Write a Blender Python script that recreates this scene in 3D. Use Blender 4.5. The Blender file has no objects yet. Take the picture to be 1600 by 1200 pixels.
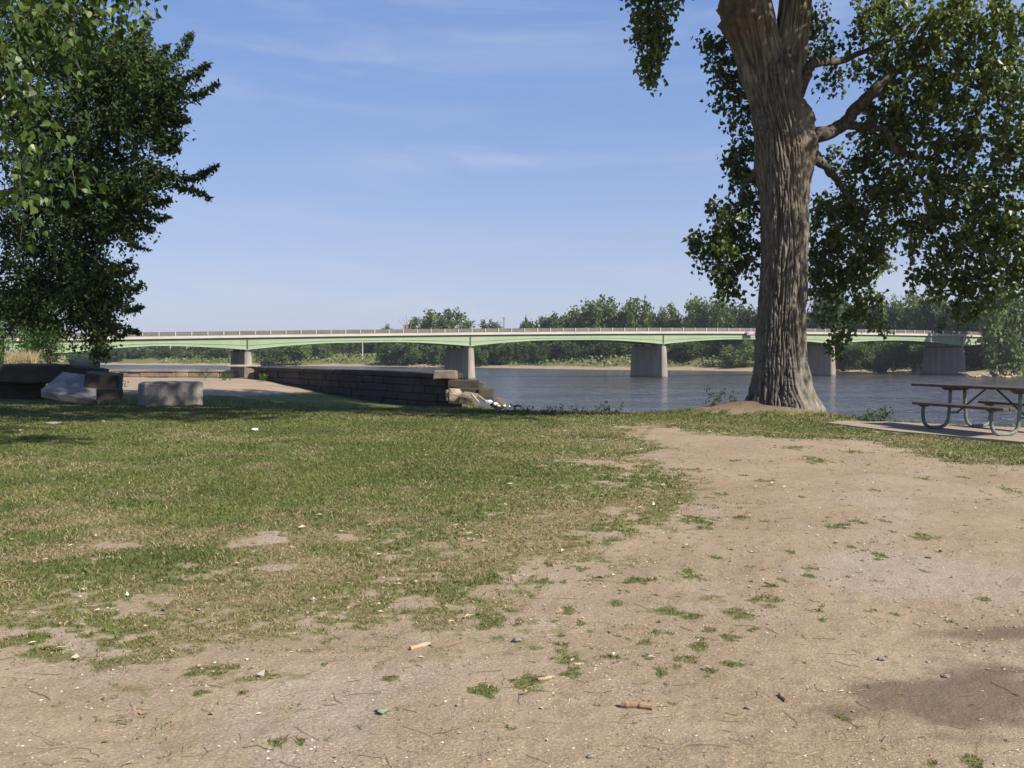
import bpy, math, random
import numpy as np
from mathutils import Vector

rng = np.random.default_rng(7)
random.seed(7)
scene = bpy.context.scene
COL = scene.collection
R = math.radians

# ------------------------------------------------------------------ camera
F = 1500.0
PITCH = math.atan(49 / 1500)
CAM_Z = 1.35
cd = bpy.data.cameras.new('camera')
cd.sensor_width = 36
cd.lens = F / 1600 * 36
cd.clip_start = 0.05
cd.clip_end = 8000
cam = bpy.data.objects.new('camera', cd)
cam.location = (0, 0, CAM_Z)
cam.rotation_euler = (math.pi / 2 - PITCH, 0, 0)
COL.objects.link(cam)
scene.camera = cam
cp, sp = math.cos(PITCH), math.sin(PITCH)


def ray(px, py):
    a, b = (px - 800) / F, (600 - py) / F
    return np.array([a, cp + b * sp, -sp + b * cp])


def at(px, py, Y):
    d = ray(px, py)
    return np.array([0, 0, CAM_Z]) + d * (Y / d[1])


def gp(px, py, z=0.0):
    d = ray(px, py)
    t = (z - CAM_Z) / d[2]
    return np.array([d[0] * t, d[1] * t, z])


# ------------------------------------------------------------------ sun, sky
SUN_EL = R(40)
SH = np.array([0.80, -0.60])
SUN = Vector((SH[0] * math.cos(SUN_EL), SH[1] * math.cos(SUN_EL), math.sin(SUN_EL)))
sd_ = bpy.data.lights.new('sun', 'SUN')
sd_.energy = 4.4
sd_.angle = R(0.5)
sd_.color = (1.0, 0.93, 0.82)
sun = bpy.data.objects.new('sun', sd_)
sun.rotation_euler = (-SUN).to_track_quat('-Z', 'Y').to_euler()
sun.location = (30, -30, 60)
COL.objects.link(sun)

world = bpy.data.worlds.new('World')
scene.world = world
world.use_nodes = True


class NT:
    """tiny helper to wire nodes"""
    def __init__(self, tree):
        self.t = tree
        self.n = tree.nodes
        self.n.clear()

    def add(self, typ, **kw):
        nd = self.n.new(typ)
        for k, v in kw.items():
            if k == 'inp':
                for kk, vv in v.items():
                    if hasattr(vv, 'is_output') or isinstance(vv, bpy.types.NodeSocket):
                        self.t.links.new(vv, nd.inputs[kk])
                    else:
                        nd.inputs[kk].default_value = vv
            else:
                setattr(nd, k, v)
        return nd

    def link(self, a, b):
        self.t.links.new(a, b)

    def ramp(self, fac, stops, interp='LINEAR'):
        nd = self.n.new('ShaderNodeValToRGB')
        cr = nd.color_ramp
        cr.interpolation = interp
        while len(cr.elements) < len(stops):
            cr.elements.new(0.5)
        for e, (p, c) in zip(cr.elements, stops):
            e.position = p
            e.color = (*c, 1) if len(c) == 3 else c
        self.t.links.new(fac, nd.inputs[0])
        return nd.outputs[0]

    def noise(self, vec, scale, detail=4, rough=0.55, dist=0.0):
        nd = self.add('ShaderNodeTexNoise', inp={'Scale': scale, 'Detail': detail, 'Roughness': rough, 'Distortion': dist})
        if vec is not None:
            self.link(vec, nd.inputs['Vector'])
        return nd.outputs['Fac']

    def mapping(self, vec, scale=(1, 1, 1), rot=(0, 0, 0)):
        nd = self.add('ShaderNodeMapping', inp={'Scale': scale, 'Rotation': rot})
        self.link(vec, nd.inputs['Vector'])
        return nd.outputs[0]

    def mix(self, fac, a, b, blend='MIX'):
        nd = self.n.new('ShaderNodeMix')
        nd.data_type = 'RGBA'
        nd.blend_type = blend
        for s, v in ((nd.inputs[0], fac), (nd.inputs[6], a), (nd.inputs[7], b)):
            if isinstance(v, bpy.types.NodeSocket):
                self.link(v, s)
            else:
                s.default_value = v if isinstance(v, (int, float)) else (*v, 1) if len(v) == 3 else v
        return nd.outputs[2]

    def math(self, op, a, b=None, clamp=False):
        nd = self.n.new('ShaderNodeMath')
        nd.operation = op
        nd.use_clamp = clamp
        for s, v in ((nd.inputs[0], a), (nd.inputs[1], b)):
            if v is None:
                continue
            if isinstance(v, bpy.types.NodeSocket):
                self.link(v, s)
            else:
                s.default_value = v
        return nd.outputs[0]

    def attr(self, name):
        return self.add('ShaderNodeAttribute', attribute_name=name).outputs['Fac']

    def sstep(self, v, a, b):
        nd = self.n.new('ShaderNodeMapRange')
        nd.interpolation_type = 'SMOOTHSTEP'
        self.link(v, nd.inputs[0])
        nd.inputs[1].default_value = a
        nd.inputs[2].default_value = b
        return nd.outputs[0]


w = NT(world.node_tree)
sky = w.add('ShaderNodeTexSky', sky_type='NISHITA', sun_disc=False, sun_elevation=SUN_EL,
            sun_rotation=math.atan2(SH[0], SH[1]), altitude=100, air_density=1.0, dust_density=0.6, ozone_density=2.6)
tc = w.add('ShaderNodeTexCoord')
# thin cirrus: streaked noise over the direction of view
mp = w.mapping(tc.outputs['Generated'], (1.0, 1.0, 6.5), (0.0, R(-9), R(20)))
c1 = w.noise(mp, 3.0, 6, 0.55, 0.6)
c2 = w.noise(w.mapping(tc.outputs['Generated'], (1, 1, 9), (0, R(-9), 0)), 1.6, 5, 0.5, 0.4)
cl = w.math('MULTIPLY', w.sstep(c1, 0.42, 0.80), w.sstep(c2, 0.38, 0.70))
cl = w.math('MULTIPLY', cl, 0.60)
sepz = w.add('ShaderNodeSeparateXYZ')
w.link(tc.outputs['Generated'], sepz.inputs[0])
soft = w.ramp(sepz.outputs[2], [(0.0, (0.60, 0.66, 0.94)), (0.07, (0.54, 0.625, 0.95)), (0.20, (0.36, 0.515, 0.95)), (0.38, (0.205, 0.395, 0.90)), (1.0, (0.14, 0.28, 0.70))])
soft = w.mix(1.0, soft, (5.0, 5.0, 5.0), 'MULTIPLY')
skyc = w.mix(0.75, sky.outputs[0], soft)
skyc = w.mix(cl, skyc, (4.4, 4.5, 5.4))
# slightly cooler, lilac sky as a summer haze gives
skyc = w.mix(1.0, skyc, (1.0, 1.0, 1.0), 'MULTIPLY')
bg = w.add('ShaderNodeBackground', inp={'Strength': 0.084})
w.link(skyc, bg.inputs['Color'])
wo = w.add('ShaderNodeOutputWorld')
w.link(bg.outputs[0], wo.inputs[0])

vs = scene.view_settings
vs.view_transform = 'Standard'
vs.look = 'None'
vs.gamma = 1
vs.use_curve_mapping = False
vs.exposure = 0.88
cy = scene.cycles
cy.max_bounces = 6
cy.diffuse_bounces = 3
cy.glossy_bounces = 2
cy.transmission_bounces = 3
cy.transparent_max_bounces = 4
cy.caustics_reflective = False
cy.caustics_refractive = False

# ------------------------------------------------------------------ numpy noise
_perm = np.random.default_rng(3).permutation(256)
_perm = np.concatenate([_perm, _perm, _perm])
_grad = np.random.default_rng(4).normal(size=(256, 3))
_grad /= np.linalg.norm(_grad, axis=1)[:, None]


def perlin(x, y, z):
    x, y, z = np.broadcast_arrays(np.asarray(x, float), np.asarray(y, float), np.asarray(z, float))
    xi, yi, zi = np.floor(x).astype(np.int64), np.floor(y).astype(np.int64), np.floor(z).astype(np.int64)
    xf, yf, zf = x - xi, y - yi, z - zi
    u, v, w_ = (t * t * t * (t * (t * 6 - 15) + 10) for t in (xf, yf, zf))
    xi &= 255; yi &= 255; zi &= 255
    out = 0
    for dx in (0, 1):
        for dy in (0, 1):
            for dz in (0, 1):
                h = _perm[_perm[_perm[xi + dx] + yi + dy] + zi + dz]
                g = _grad[h]
                d = g[..., 0] * (xf - dx) + g[..., 1] * (yf - dy) + g[..., 2] * (zf - dz)
                out = out + d * (u if dx else 1 - u) * (v if dy else 1 - v) * (w_ if dz else 1 - w_)
    return out * 1.5


def fbm(x, y, z=0.0, oct=4, gain=0.5):
    s, a, f, n = 0, 1.0, 1.0, 0
    for k in range(oct):
        s = s + a * perlin(np.asarray(x) * f + 17.3 * k, np.asarray(y) * f - 9.1 * k, np.asarray(z) * f + 3.7 * k)
        n += a
        a *= gain
        f *= 2.03
    return s / n


def sst(a, b, x):
    t = np.clip((x - a) / (b - a), 0, 1)
    return t * t * (3 - 2 * t)


def sdist(X, Y, poly):
    """signed distance to a polygon, positive inside"""
    poly = np.asarray(poly, float)[:, :2]
    d2 = np.full(X.shape, 1e18)
    ins = np.zeros(X.shape, bool)
    n = len(poly)
    for k in range(n):
        ax, ay = poly[k]
        bx, by = poly[(k + 1) % n]
        ex, ey = bx - ax, by - ay
        L = ex * ex + ey * ey + 1e-12
        t = np.clip(((X - ax) * ex + (Y - ay) * ey) / L, 0, 1)
        d2 = np.minimum(d2, (X - ax - t * ex) ** 2 + (Y - ay - t * ey) ** 2)
        c = ((ay > Y) != (by > Y)) & (X < (bx - ax) * (Y - ay) / (by - ay + 1e-12) + ax)
        ins ^= c
    d = np.sqrt(d2)
    return np.where(ins, d, -d)


# ------------------------------------------------------------------ mesh helpers
def mesh_np(name, verts, faces, attrs=None, smooth=False):
    """faces: (n,k) int array or list of such arrays with different k"""
    if isinstance(faces, np.ndarray):
        faces = [faces]
    faces = [f for f in faces if len(f)]
    me = bpy.data.meshes.new(name)
    verts = np.asarray(verts, np.float32)
    me.vertices.add(len(verts))
    me.vertices.foreach_set('co', verts.ravel())
    nl = sum(f.size for f in faces)
    npoly = sum(len(f) for f in faces)
    me.loops.add(nl)
    me.loops.foreach_set('vertex_index', np.concatenate([f.ravel() for f in faces]).astype(np.int32))
    me.polygons.add(npoly)
    tot = np.concatenate([np.full(len(f), f.shape[1]) for f in faces]).astype(np.int32)
    start = np.concatenate([[0], np.cumsum(tot)[:-1]]).astype(np.int32)
    me.polygons.foreach_set('loop_start', start)
    me.polygons.foreach_set('loop_total', tot)
    me.polygons.foreach_set('use_smooth', np.full(npoly, smooth))
    me.update(calc_edges=True)
    for k, v in (attrs or {}).items():
        a = me.attributes.new(k, 'FLOAT', 'POINT')
        a.data.foreach_set('value', np.asarray(v, np.float32))
    return me


def link(name, me, mat=None, parent=None):
    o = bpy.data.objects.new(name, me)
    COL.objects.link(o)
    if mat is not None and me is not None:
        me.materials.clear()
        me.materials.append(mat)
    if parent is not None:
        o.parent = parent
    return o


def tag(o, label=None, cat=None, group=None, kind=None):
    for k, v in (('label', label), ('category', cat), ('group', group), ('kind', kind)):
        if v:
            o[k] = v
    return o


def empty(name, loc, label, cat, group=None, rz=0):
    o = bpy.data.objects.new(name, None)
    o.empty_display_size = 0.3
    o.location = tuple(float(v) for v in loc)
    o.rotation_euler = (0, 0, rz)
    COL.objects.link(o)
    bpy.context.view_layer.update()
    return tag(o, label, cat, group)


class MB:
    """collects shapes in world space; build() places them under a parent"""
    def __init__(self):
        self.v, self.f, self.n, self.a = [], {}, 0, []

    def raw(self, v, faces, a=0.0):
        v = np.asarray(v, float)
        for f in (faces if isinstance(faces, list) else [faces]):
            f = np.asarray(f)
            self.f.setdefault(f.shape[1], []).append(f + self.n)
        self.v.append(v)
        self.a.append(np.broadcast_to(np.asarray(a, float), (len(v),)))
        self.n += len(v)
        return self

    def box(self, c, s, rz=0.0, bev=0.0):
        c = np.asarray(c, float)
        h = np.asarray(s, float) / 2
        co, si = math.cos(rz), math.sin(rz)
        M = np.array([[co, -si, 0], [si, co, 0], [0, 0, 1]])
        b = min(bev, h.min() * 0.45)
        if b <= 0:
            v = np.array([[x, y, z] for x in (-1, 1) for y in (-1, 1) for z in (-1, 1)]) * h
            f = np.array([[0, 1, 3, 2], [4, 6, 7, 5], [0, 4, 5, 1], [2, 3, 7, 6], [0, 2, 6, 4], [1, 5, 7, 3]])
            return self.raw(v @ M.T + c, f)
        v, idx = [], {}
        for x in (-1, 1):
            for y in (-1, 1):
                for z in (-1, 1):
                    for ax in range(3):
                        p = np.array([x, y, z]) * (h - b)
                        p[ax] = (x, y, z)[ax] * h[ax]
                        idx[(x, y, z, ax)] = len(v)
                        v.append(p)
        q, t = [], []
        for ax in range(3):
            o1, o2 = [k for k in range(3) if k != ax]
            for s_ in (-1, 1):
                r = []
                for a_, b_ in ((-1, -1), (1, -1), (1, 1), (-1, 1)):
                    k = [0, 0, 0]
                    k[ax] = s_; k[o1] = a_; k[o2] = b_
                    r.append(idx[(*k, ax)])
                flip = (s_ > 0) == (ax == 1)
                q.append(r[::-1] if flip else r)
            for a_ in (-1, 1):
                for b_ in (-1, 1):
                    k0 = [0, 0, 0]; k1 = [0, 0, 0]
                    k0[ax] = -1; k1[ax] = 1
                    k0[o1] = k1[o1] = a_; k0[o2] = k1[o2] = b_
                    q.append([idx[(*k0, o1)], idx[(*k1, o1)], idx[(*k1, o2)], idx[(*k0, o2)]])
        for x in (-1, 1):
            for y in (-1, 1):
                for z in (-1, 1):
                    t.append([idx[(x, y, z, k)] for k in range(3)])
        v = np.array(v)
        return self.raw(v @ M.T + c, [np.array(q), np.array(t)])

    def tube(self, pts, rad, n=8, cap=True, a=0.0):
        pts = np.asarray(pts, float)
        m = len(pts)
        rad = np.broadcast_to(np.asarray(rad, float), (m,))
        tan = np.gradient(pts, axis=0)
        tan /= np.linalg.norm(tan, axis=1)[:, None] + 1e-12
        ref = np.array([0, 0, 1.0]) if abs(tan[0][2]) < 0.9 else np.array([1.0, 0, 0])
        vs_ = []
        u = np.cross(tan[0], ref); u /= np.linalg.norm(u)
        ang = np.arange(n) * 2 * math.pi / n
        for k in range(m):
            u = u - tan[k] * np.dot(u, tan[k])
            u /= np.linalg.norm(u) + 1e-12
            w_ = np.cross(tan[k], u)
            vs_.append(pts[k] + rad[k] * (np.cos(ang)[:, None] * u + np.sin(ang)[:, None] * w_))
        v = np.concatenate(vs_)
        i = np.arange(m - 1)[:, None] * n
        j = np.arange(n)[None, :]
        j2 = (j + 1) % n
        f = np.stack([i + j, i + j2, i + n + j2, i + n + j], -1).reshape(-1, 4)
        self.raw(v, f, a)
        if cap and n > 3:
            base = self.n - len(v)
            self.f.setdefault(n, []).append(np.array([base + np.arange(n)[::-1], base + (m - 1) * n + np.arange(n)]))
        return self

    def build(self, name, mat, parent=None, smooth=False, attrs=True):
        v = np.concatenate(self.v)
        if parent is not None:
            M = np.array(parent.matrix_world.inverted())
            v = v @ M[:3, :3].T + M[:3, 3]
        f = [np.concatenate(x) for x in self.f.values()]
        me = mesh_np(name, v, f, {'tint': np.concatenate(self.a)} if attrs else None, smooth)
        return link(name, me, mat, parent)


def quad_bezier(p0, p1, p2, n):
    t = np.linspace(0, 1, n)[:, None]
    return (1 - t) ** 2 * np.asarray(p0) + 2 * t * (1 - t) * np.asarray(p1) + t * t * np.asarray(p2)


def wob(pts, amp, f=1.0, seed=0):
    pts = np.asarray(pts, float).copy()
    t = np.arange(len(pts)) * f
    env = np.sin(np.linspace(0, 1, len(pts)) * math.pi) ** 0.5
    for k in range(3):
        pts[:, k] += amp * env * perlin(t * 0.6 + seed * 3.1, np.full(len(t), k * 7.7 + 0.3), np.full(len(t), seed + 0.5))
    return pts


def resample(pts, step):
    pts = np.asarray(pts, float)
    seg = np.linalg.norm(np.diff(pts, axis=0), axis=1)
    s = np.concatenate([[0], np.cumsum(seg)])
    n = max(2, int(s[-1] / step) + 1)
    q = np.linspace(0, s[-1], n)
    return np.stack([np.interp(q, s, pts[:, k]) for k in range(pts.shape[1])], 1)


def smooth_path(pts, n):
    """Catmull-Rom through rows of any width"""
    P = np.asarray(pts, float)
    P = np.concatenate([[2 * P[0] - P[1]], P, [2 * P[-1] - P[-2]]])
    out = []
    m = len(P) - 3
    for k in range(m):
        t = np.linspace(0, 1, n, endpoint=(k == m - 1))[:, None]
        p0, p1, p2, p3 = P[k:k + 4]
        out.append(0.5 * (2 * p1 + (p2 - p0) * t + (2 * p0 - 5 * p1 + 4 * p2 - p3) * t ** 2 + (3 * p1 - p0 - 3 * p2 + p3) * t ** 3))
    return np.concatenate(out)


# ------------------------------------------------------------------ materials
def new_mat(name):
    m = bpy.data.materials.new(name)
    m.use_nodes = True
    return m, NT(m.node_tree)


def finish(t, col, rough=0.8, bump=None, bstr=0.3, bdist=0.02, spec=0.3, metal=0.0):
    p = t.add('ShaderNodeBsdfPrincipled', inp={'Roughness': rough, 'Specular IOR Level': spec, 'Metallic': metal})
    if isinstance(col, bpy.types.NodeSocket):
        t.link(col, p.inputs['Base Color'])
    else:
        p.inputs['Base Color'].default_value = (*col, 1)
    if bump is not None:
        b = t.add('ShaderNodeBump', inp={'Strength': bstr, 'Distance': bdist})
        t.link(bump, b.inputs['Height'])
        t.link(b.outputs[0], p.inputs['Normal'])
    o = t.add('ShaderNodeOutputMaterial')
    t.link(p.outputs[0], o.inputs[0])
    return p


def leaf_mat(name, dark, mid, light, rough=0.45, trans=0.3, spec=0.4):
    m, t = new_mat(name)
    a = t.attr('tint')
    c = t.ramp(a, [(0.0, dark), (0.55, mid), (1.0, light)])
    p = t.add('ShaderNodeBsdfPrincipled', inp={'Roughness': rough, 'Specular IOR Level': spec, 'Base Color': c})
    tr = t.add('ShaderNodeBsdfTranslucent')
    t.link(t.mix(1.0, c, (1.25, 1.35, 0.55), 'MULTIPLY'), tr.inputs[0])
    mx = t.add('ShaderNodeMixShader', inp={0: trans})
    t.link(p.outputs[0], mx.inputs[1])
    t.link(tr.outputs[0], mx.inputs[2])
    o = t.add('ShaderNodeOutputMaterial')
    t.link(mx.outputs[0], o.inputs[0])
    return m


def obj_vec(t):
    return t.add('ShaderNodeTexCoord').outputs['Object']


def geo_pos(t):
    return t.add('ShaderNodeNewGeometry').outputs['Position']


def stone_mat(name, c1, c2, c3, scale=3.0, rough=0.9, bstr=0.5):
    m, t = new_mat(name)
    P = geo_pos(t)
    n1 = t.noise(P, scale, 6, 0.6, 0.3)
    n2 = t.noise(P, scale * 9, 5, 0.65)
    n3 = t.noise(P, scale * 0.45, 3, 0.5, 0.5)
    c = t.mix(t.sstep(n1, 0.32, 0.68), c1, c2)
    c = t.mix(t.math('MULTIPLY', t.sstep(n3, 0.52, 0.72), 0.7), c, c3)
    c = t.mix(t.math('MULTIPLY', t.sstep(n2, 0.45, 0.75), 0.35), c, tuple(x * 0.45 for x in c1))
    finish(t, c, rough, t.math('ADD', n2, n1), bstr, 0.02)
    return m


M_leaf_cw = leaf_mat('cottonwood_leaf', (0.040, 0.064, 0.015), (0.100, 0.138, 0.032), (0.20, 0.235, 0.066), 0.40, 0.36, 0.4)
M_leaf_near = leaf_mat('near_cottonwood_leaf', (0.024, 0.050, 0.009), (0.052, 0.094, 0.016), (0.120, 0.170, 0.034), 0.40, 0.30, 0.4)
M_leaf_elm = leaf_mat('maple_leaf', (0.020, 0.037, 0.011), (0.041, 0.068, 0.020), (0.085, 0.118, 0.034), 0.6, 0.26, 0.15)
M_leaf_bush = leaf_mat('bush_leaf', (0.03, 0.065, 0.014), (0.06, 0.12, 0.025), (0.11, 0.17, 0.04), 0.55, 0.3, 0.3)
M_leaf_far = leaf_mat('far_leaf', (0.056, 0.088, 0.024), (0.098, 0.142, 0.038), (0.15, 0.195, 0.056), 0.6, 0.25, 0.2)
M_leaf_far_light = leaf_mat('far_light_leaf', (0.082, 0.118, 0.034), (0.13, 0.175, 0.050), (0.18, 0.225, 0.07), 0.6, 0.28, 0.2)
M_leaf_far_dark = leaf_mat('far_dark_leaf', (0.036, 0.062, 0.018), (0.064, 0.10, 0.027), (0.10, 0.14, 0.04), 0.6, 0.2, 0.2)


def bark_mat():
    m, t = new_mat('cottonwood_bark')
    P = geo_pos(t)
    st = t.mapping(P, (1, 1, 0.16))
    n1 = t.noise(st, 16, 5, 0.65, 0.6)
    n2 = t.noise(P, 1.7, 4, 0.6, 0.4)
    n3 = t.noise(P, 60, 4, 0.6)
    c = t.ramp(n1, [(0.30, (0.105, 0.091, 0.072)), (0.50, (0.18, 0.16, 0.13)), (0.70, (0.285, 0.26, 0.22))])
    c = t.mix(t.math('MULTIPLY', t.attr('furrow'), 0.85), c, (0.045, 0.033, 0.024))
    a = t.attr('tint')           # 1 where the bark is a reddish burl
    c = t.mix(a, c, t.ramp(n3, [(0.3, (0.075, 0.050, 0.035)), (0.7, (0.20, 0.145, 0.10))]))
    c = t.mix(t.math('MULTIPLY', t.sstep(n2, 0.5, 0.75), 0.4), c, (0.36, 0.33, 0.29))
    finish(t, c, 0.92, t.math('ADD', n1, t.math('MULTIPLY', n3, 0.3)), 0.7, 0.03, 0.2)
    return m


def plain_mat(name, c1, c2, scale, rough=0.7, spec=0.3, metal=0.0, bstr=0.15, stretch=(1, 1, 1)):
    m, t = new_mat(name)
    P = t.mapping(geo_pos(t), stretch)
    n = t.noise(P, scale, 6, 0.6, 0.2)
    n2 = t.noise(P, scale * 7, 4, 0.6)
    f = t.math('ADD', t.math('MULTIPLY', n, 0.75), t.math('MULTIPLY', n2, 0.25))
    c = t.mix(t.sstep(f, 0.35, 0.65), c1, c2)
    finish(t, c, rough, f, bstr, 0.01, spec, metal)
    return m


M_bark = bark_mat()
M_twig = plain_mat('twig_bark', (0.045, 0.036, 0.027), (0.10, 0.082, 0.062), 12, 0.9)
M_limb = plain_mat('limb_bark', (0.035, 0.029, 0.023), (0.125, 0.108, 0.086), 14, 0.9, 0.2, 0, 0.9)
M_far_bark = plain_mat('far_bark', (0.16, 0.13, 0.10), (0.34, 0.30, 0.25), 2, 0.9)
M_conc = stone_mat('weathered_concrete', (0.28, 0.255, 0.228), (0.17, 0.153, 0.138), (0.37, 0.345, 0.315), 3.0)
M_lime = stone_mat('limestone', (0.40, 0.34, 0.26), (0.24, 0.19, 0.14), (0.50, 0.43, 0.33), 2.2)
M_shadewall = stone_mat('shade_dark_masonry', (0.060, 0.049, 0.036), (0.038, 0.031, 0.024), (0.09, 0.074, 0.055), 1.2)  # deep shade put into the base colour: stone taken almost to black
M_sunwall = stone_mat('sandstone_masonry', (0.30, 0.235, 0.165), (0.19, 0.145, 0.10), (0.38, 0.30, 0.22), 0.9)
M_pier = stone_mat('pier_concrete', (0.30, 0.250, 0.198), (0.225, 0.187, 0.148), (0.36, 0.305, 0.245), 0.35, 0.9, 0.2)
M_pad = stone_mat('pad_concrete', (0.33, 0.262, 0.20), (0.27, 0.212, 0.16), (0.38, 0.31, 0.245), 1.5, 0.9, 0.2)
M_white_stone = stone_mat('white_stone', (0.66, 0.63, 0.58), (0.48, 0.45, 0.42), (0.74, 0.72, 0.68), 9.0)
M_green = plain_mat('green_girder_paint', (0.265, 0.325, 0.200), (0.31, 0.365, 0.232), 0.25, 0.55, 0.3, 0, 0.02)
def girder_mat():
    m, t = new_mat('rust_streaked_green_paint')
    P = geo_pos(t)
    n = t.noise(t.mapping(P, (.25, .25, .25)), 1.0, 5, .6)
    r1 = t.noise(t.mapping(P, (2.4, 2.4, .25)), 1.0, 4, .6)
    r2 = t.noise(t.mapping(P, (.09, .09, .05)), 1.0, 3, .5)
    c = t.mix(t.sstep(n, .35, .65), (0.265, 0.325, 0.200), (0.31, 0.365, 0.232))
    k = t.math('MULTIPLY', t.sstep(r1, .56, .70), t.sstep(r2, .44, .62))
    c = t.mix(t.math('MULTIPLY', k, .55), c, (0.17, 0.125, 0.075))
    finish(t, c, .6, n, .02, .01)
    return m


def pier_mat():
    m, t = new_mat('stained_pier_concrete')
    P = geo_pos(t)
    n1 = t.noise(t.mapping(P, (.8, .8, .12)), 1.0, 5, .6)
    n2 = t.noise(P, 3.0, 5, .65)
    sp_ = t.add('ShaderNodeSeparateXYZ')
    t.link(P, sp_.inputs[0])
    c = t.mix(t.sstep(n1, .35, .65), (0.245, 0.208, 0.165), (0.335, 0.288, 0.232))
    c = t.mix(t.math('MULTIPLY', t.sstep(n2, .5, .7), .4), c, (0.18, 0.152, 0.12))
    zz = t.math('ADD', sp_.outputs[2], t.math('MULTIPLY', n2, .25))
    c = t.mix(t.math('MULTIPLY', t.sstep(zz, -2.55, -2.95), .65), c, (0.085, 0.07, 0.052))
    finish(t, c, .9, n2, .25, .03, .2)
    return m


M_green = girder_mat()
M_pier = pier_mat()
M_flange = plain_mat('green_flange_paint', (0.27, 0.40, 0.24), (0.32, 0.46, 0.28), 0.5, 0.6, 0.3, 0, 0.02)
M_dkgreen = plain_mat('joint_steel', (0.05, 0.055, 0.045), (0.10, 0.09, 0.07), 0.7, 0.7)
M_fascia = plain_mat('deck_concrete', (0.44, 0.41, 0.35), (0.54, 0.50, 0.44), 0.3, 0.85, 0.2, 0, 0.1, (1, 1, 4))
M_rail = plain_mat('weathered_rail', (0.12, 0.108, 0.088), (0.17, 0.152, 0.125), 0.6, 0.7, 0.3, 0.0)
M_post = plain_mat('rail_post', (0.46, 0.44, 0.38), (0.58, 0.55, 0.48), 1.5, 0.6)
M_galv = plain_mat('galvanised_tube', (0.095, 0.115, 0.10), (0.19, 0.215, 0.195), 9, 0.6, 0.3, 0.1, 0.05)
M_plank = plain_mat('brown_plank', (0.060, 0.042, 0.032), (0.115, 0.085, 0.066), 7, 0.7, 0.3, 0, 0.3, (1, 1, 1))
M_bracket = plain_mat('dark_bracket', (0.045, 0.045, 0.045), (0.09, 0.085, 0.08), 10, 0.6)
M_litter = plain_mat('white_litter', (0.72, 0.72, 0.72), (0.84, 0.84, 0.83), 20, 0.6)
M_sign = plain_mat('mauve_sign', (0.26, 0.17, 0.21), (0.33, 0.22, 0.26), 1, 0.6)
M_sign_pale = plain_mat('sign_lettering', (0.55, 0.48, 0.52), (0.65, 0.58, 0.60), 1, 0.6)
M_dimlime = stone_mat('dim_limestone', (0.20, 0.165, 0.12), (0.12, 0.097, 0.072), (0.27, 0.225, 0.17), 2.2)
M_slab = stone_mat('pale_slab', (0.26, 0.242, 0.22), (0.17, 0.158, 0.143), (0.36, 0.34, 0.31), 4.0)
M_boulder = stone_mat('dark_boulder', (0.12, 0.105, 0.09), (0.075, 0.065, 0.055), (0.17, 0.15, 0.13), 3.0)
M_stick = plain_mat('stick_wood', (0.20, 0.12, 0.07), (0.36, 0.24, 0.15), 30, 0.85)
M_pale_stick = plain_mat('pale_stick_wood', (0.34, 0.25, 0.155), (0.46, 0.35, 0.23), 30, 0.85)
M_pole = plain_mat('pale_pole', (0.50, 0.47, 0.42), (0.62, 0.58, 0.52), 1, 0.8)
M_dkpole = plain_mat('dark_pole', (0.16, 0.13, 0.10), (0.24, 0.20, 0.16), 1, 0.8)
M_fresh_leaf = plain_mat('fallen_green_leaf', (0.17, 0.20, 0.11), (0.27, 0.30, 0.18), 30, 0.5)

# ------------------------------------------------------------------ terrain
WATER_Z = -3.15
near_shore = [(400, -400), (200, -60), (60, 8), (20, 18.2), (14, 20.3), (10, 21.2), (8, 23.0), (6.6, 25.3), (3.5, 25.0), (2.2, 26),
              (2.6, 31), (3.0, 40), (1.8, 45), (-11.5, 65), (-28, 66), (-58, 134), (-75, 172), (-220, 230), (-3500, 300), (-3500, -3500), (400, -3500)]
far_shore = [(-3500, 900), (-700, 560), (-300, 420), (-130, 345), (-60, 320), (-20, 297), (0, 276), (20, 256), (45, 243), (75, 216), (95, 193),
             (102, 178), (150, 150), (260, 90), (3500, -300), (3500, 3500), (-3500, 3500)]
TRUNK = np.array([5.95, 21.2])


def terrain(X, Y):
    dn = sdist(X, Y, near_shore)
    df = sdist(X, Y, far_shore)
    rise = -0.78 * sst(20, 40, Y) * sst(-17, -5, X) - 0.22 * sst(24, 45, Y)
    rise = rise * np.where(X < -22, np.clip(1 - (-22 - X) / 12, 0, 1), 1)
    und = 0.035 * fbm(X * 0.35, Y * 0.35, 1.0, 3) * sst(2, 6, np.hypot(X, Y))
    fine = 0.015 * fbm(X * 1.9, Y * 1.9, 5.0, 4) + 0.008 * np.abs(fbm(X * 5.2, Y * 5.2, 15.0, 3)) + 0.005 * fbm(X * 11, Y * 11, 2.0, 3)
    r = np.hypot(X - TRUNK[0], Y - TRUNK[1])
    th = np.arctan2(Y - TRUNK[1], X - TRUNK[0])
    mound = 0.56 * np.exp(-(r / 1.75) ** 2) * (1 + 0.25 * fbm(np.cos(th) * 2, np.sin(th) * 2, 1.5, 2)) + 0.02 * np.exp(-(r / 1.6) ** 2) * fbm(X * 6, Y * 6, 9.0, 3)
    land = rise + und + fine + mound
    zn = np.where(dn > 0, WATER_Z + (land - WATER_Z) * sst(-0.6, 4.2, dn + 0.5 * fbm(X * .5, Y * .5, 2.0, 2) * sst(5, 3, dn)), WATER_Z + np.maximum(dn, -4) * 0.5 - .05)
    e = df + 2.2 * fbm(X * .04, Y * .04, 8.0, 3)
    zf = np.where(e > 0, WATER_Z + 0.5 * sst(0, 9, e) + 2.6 * sst(7, 24, e) + 1.8 * sst(40, 250, e), WATER_Z + np.maximum(e, -8) * 0.25 - .02)
    zf = zf + np.where(df > 8, 0.25 * fbm(X * .08, Y * .08, 4.0, 3), 0)
    return np.maximum(zn, zf), dn, e


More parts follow.
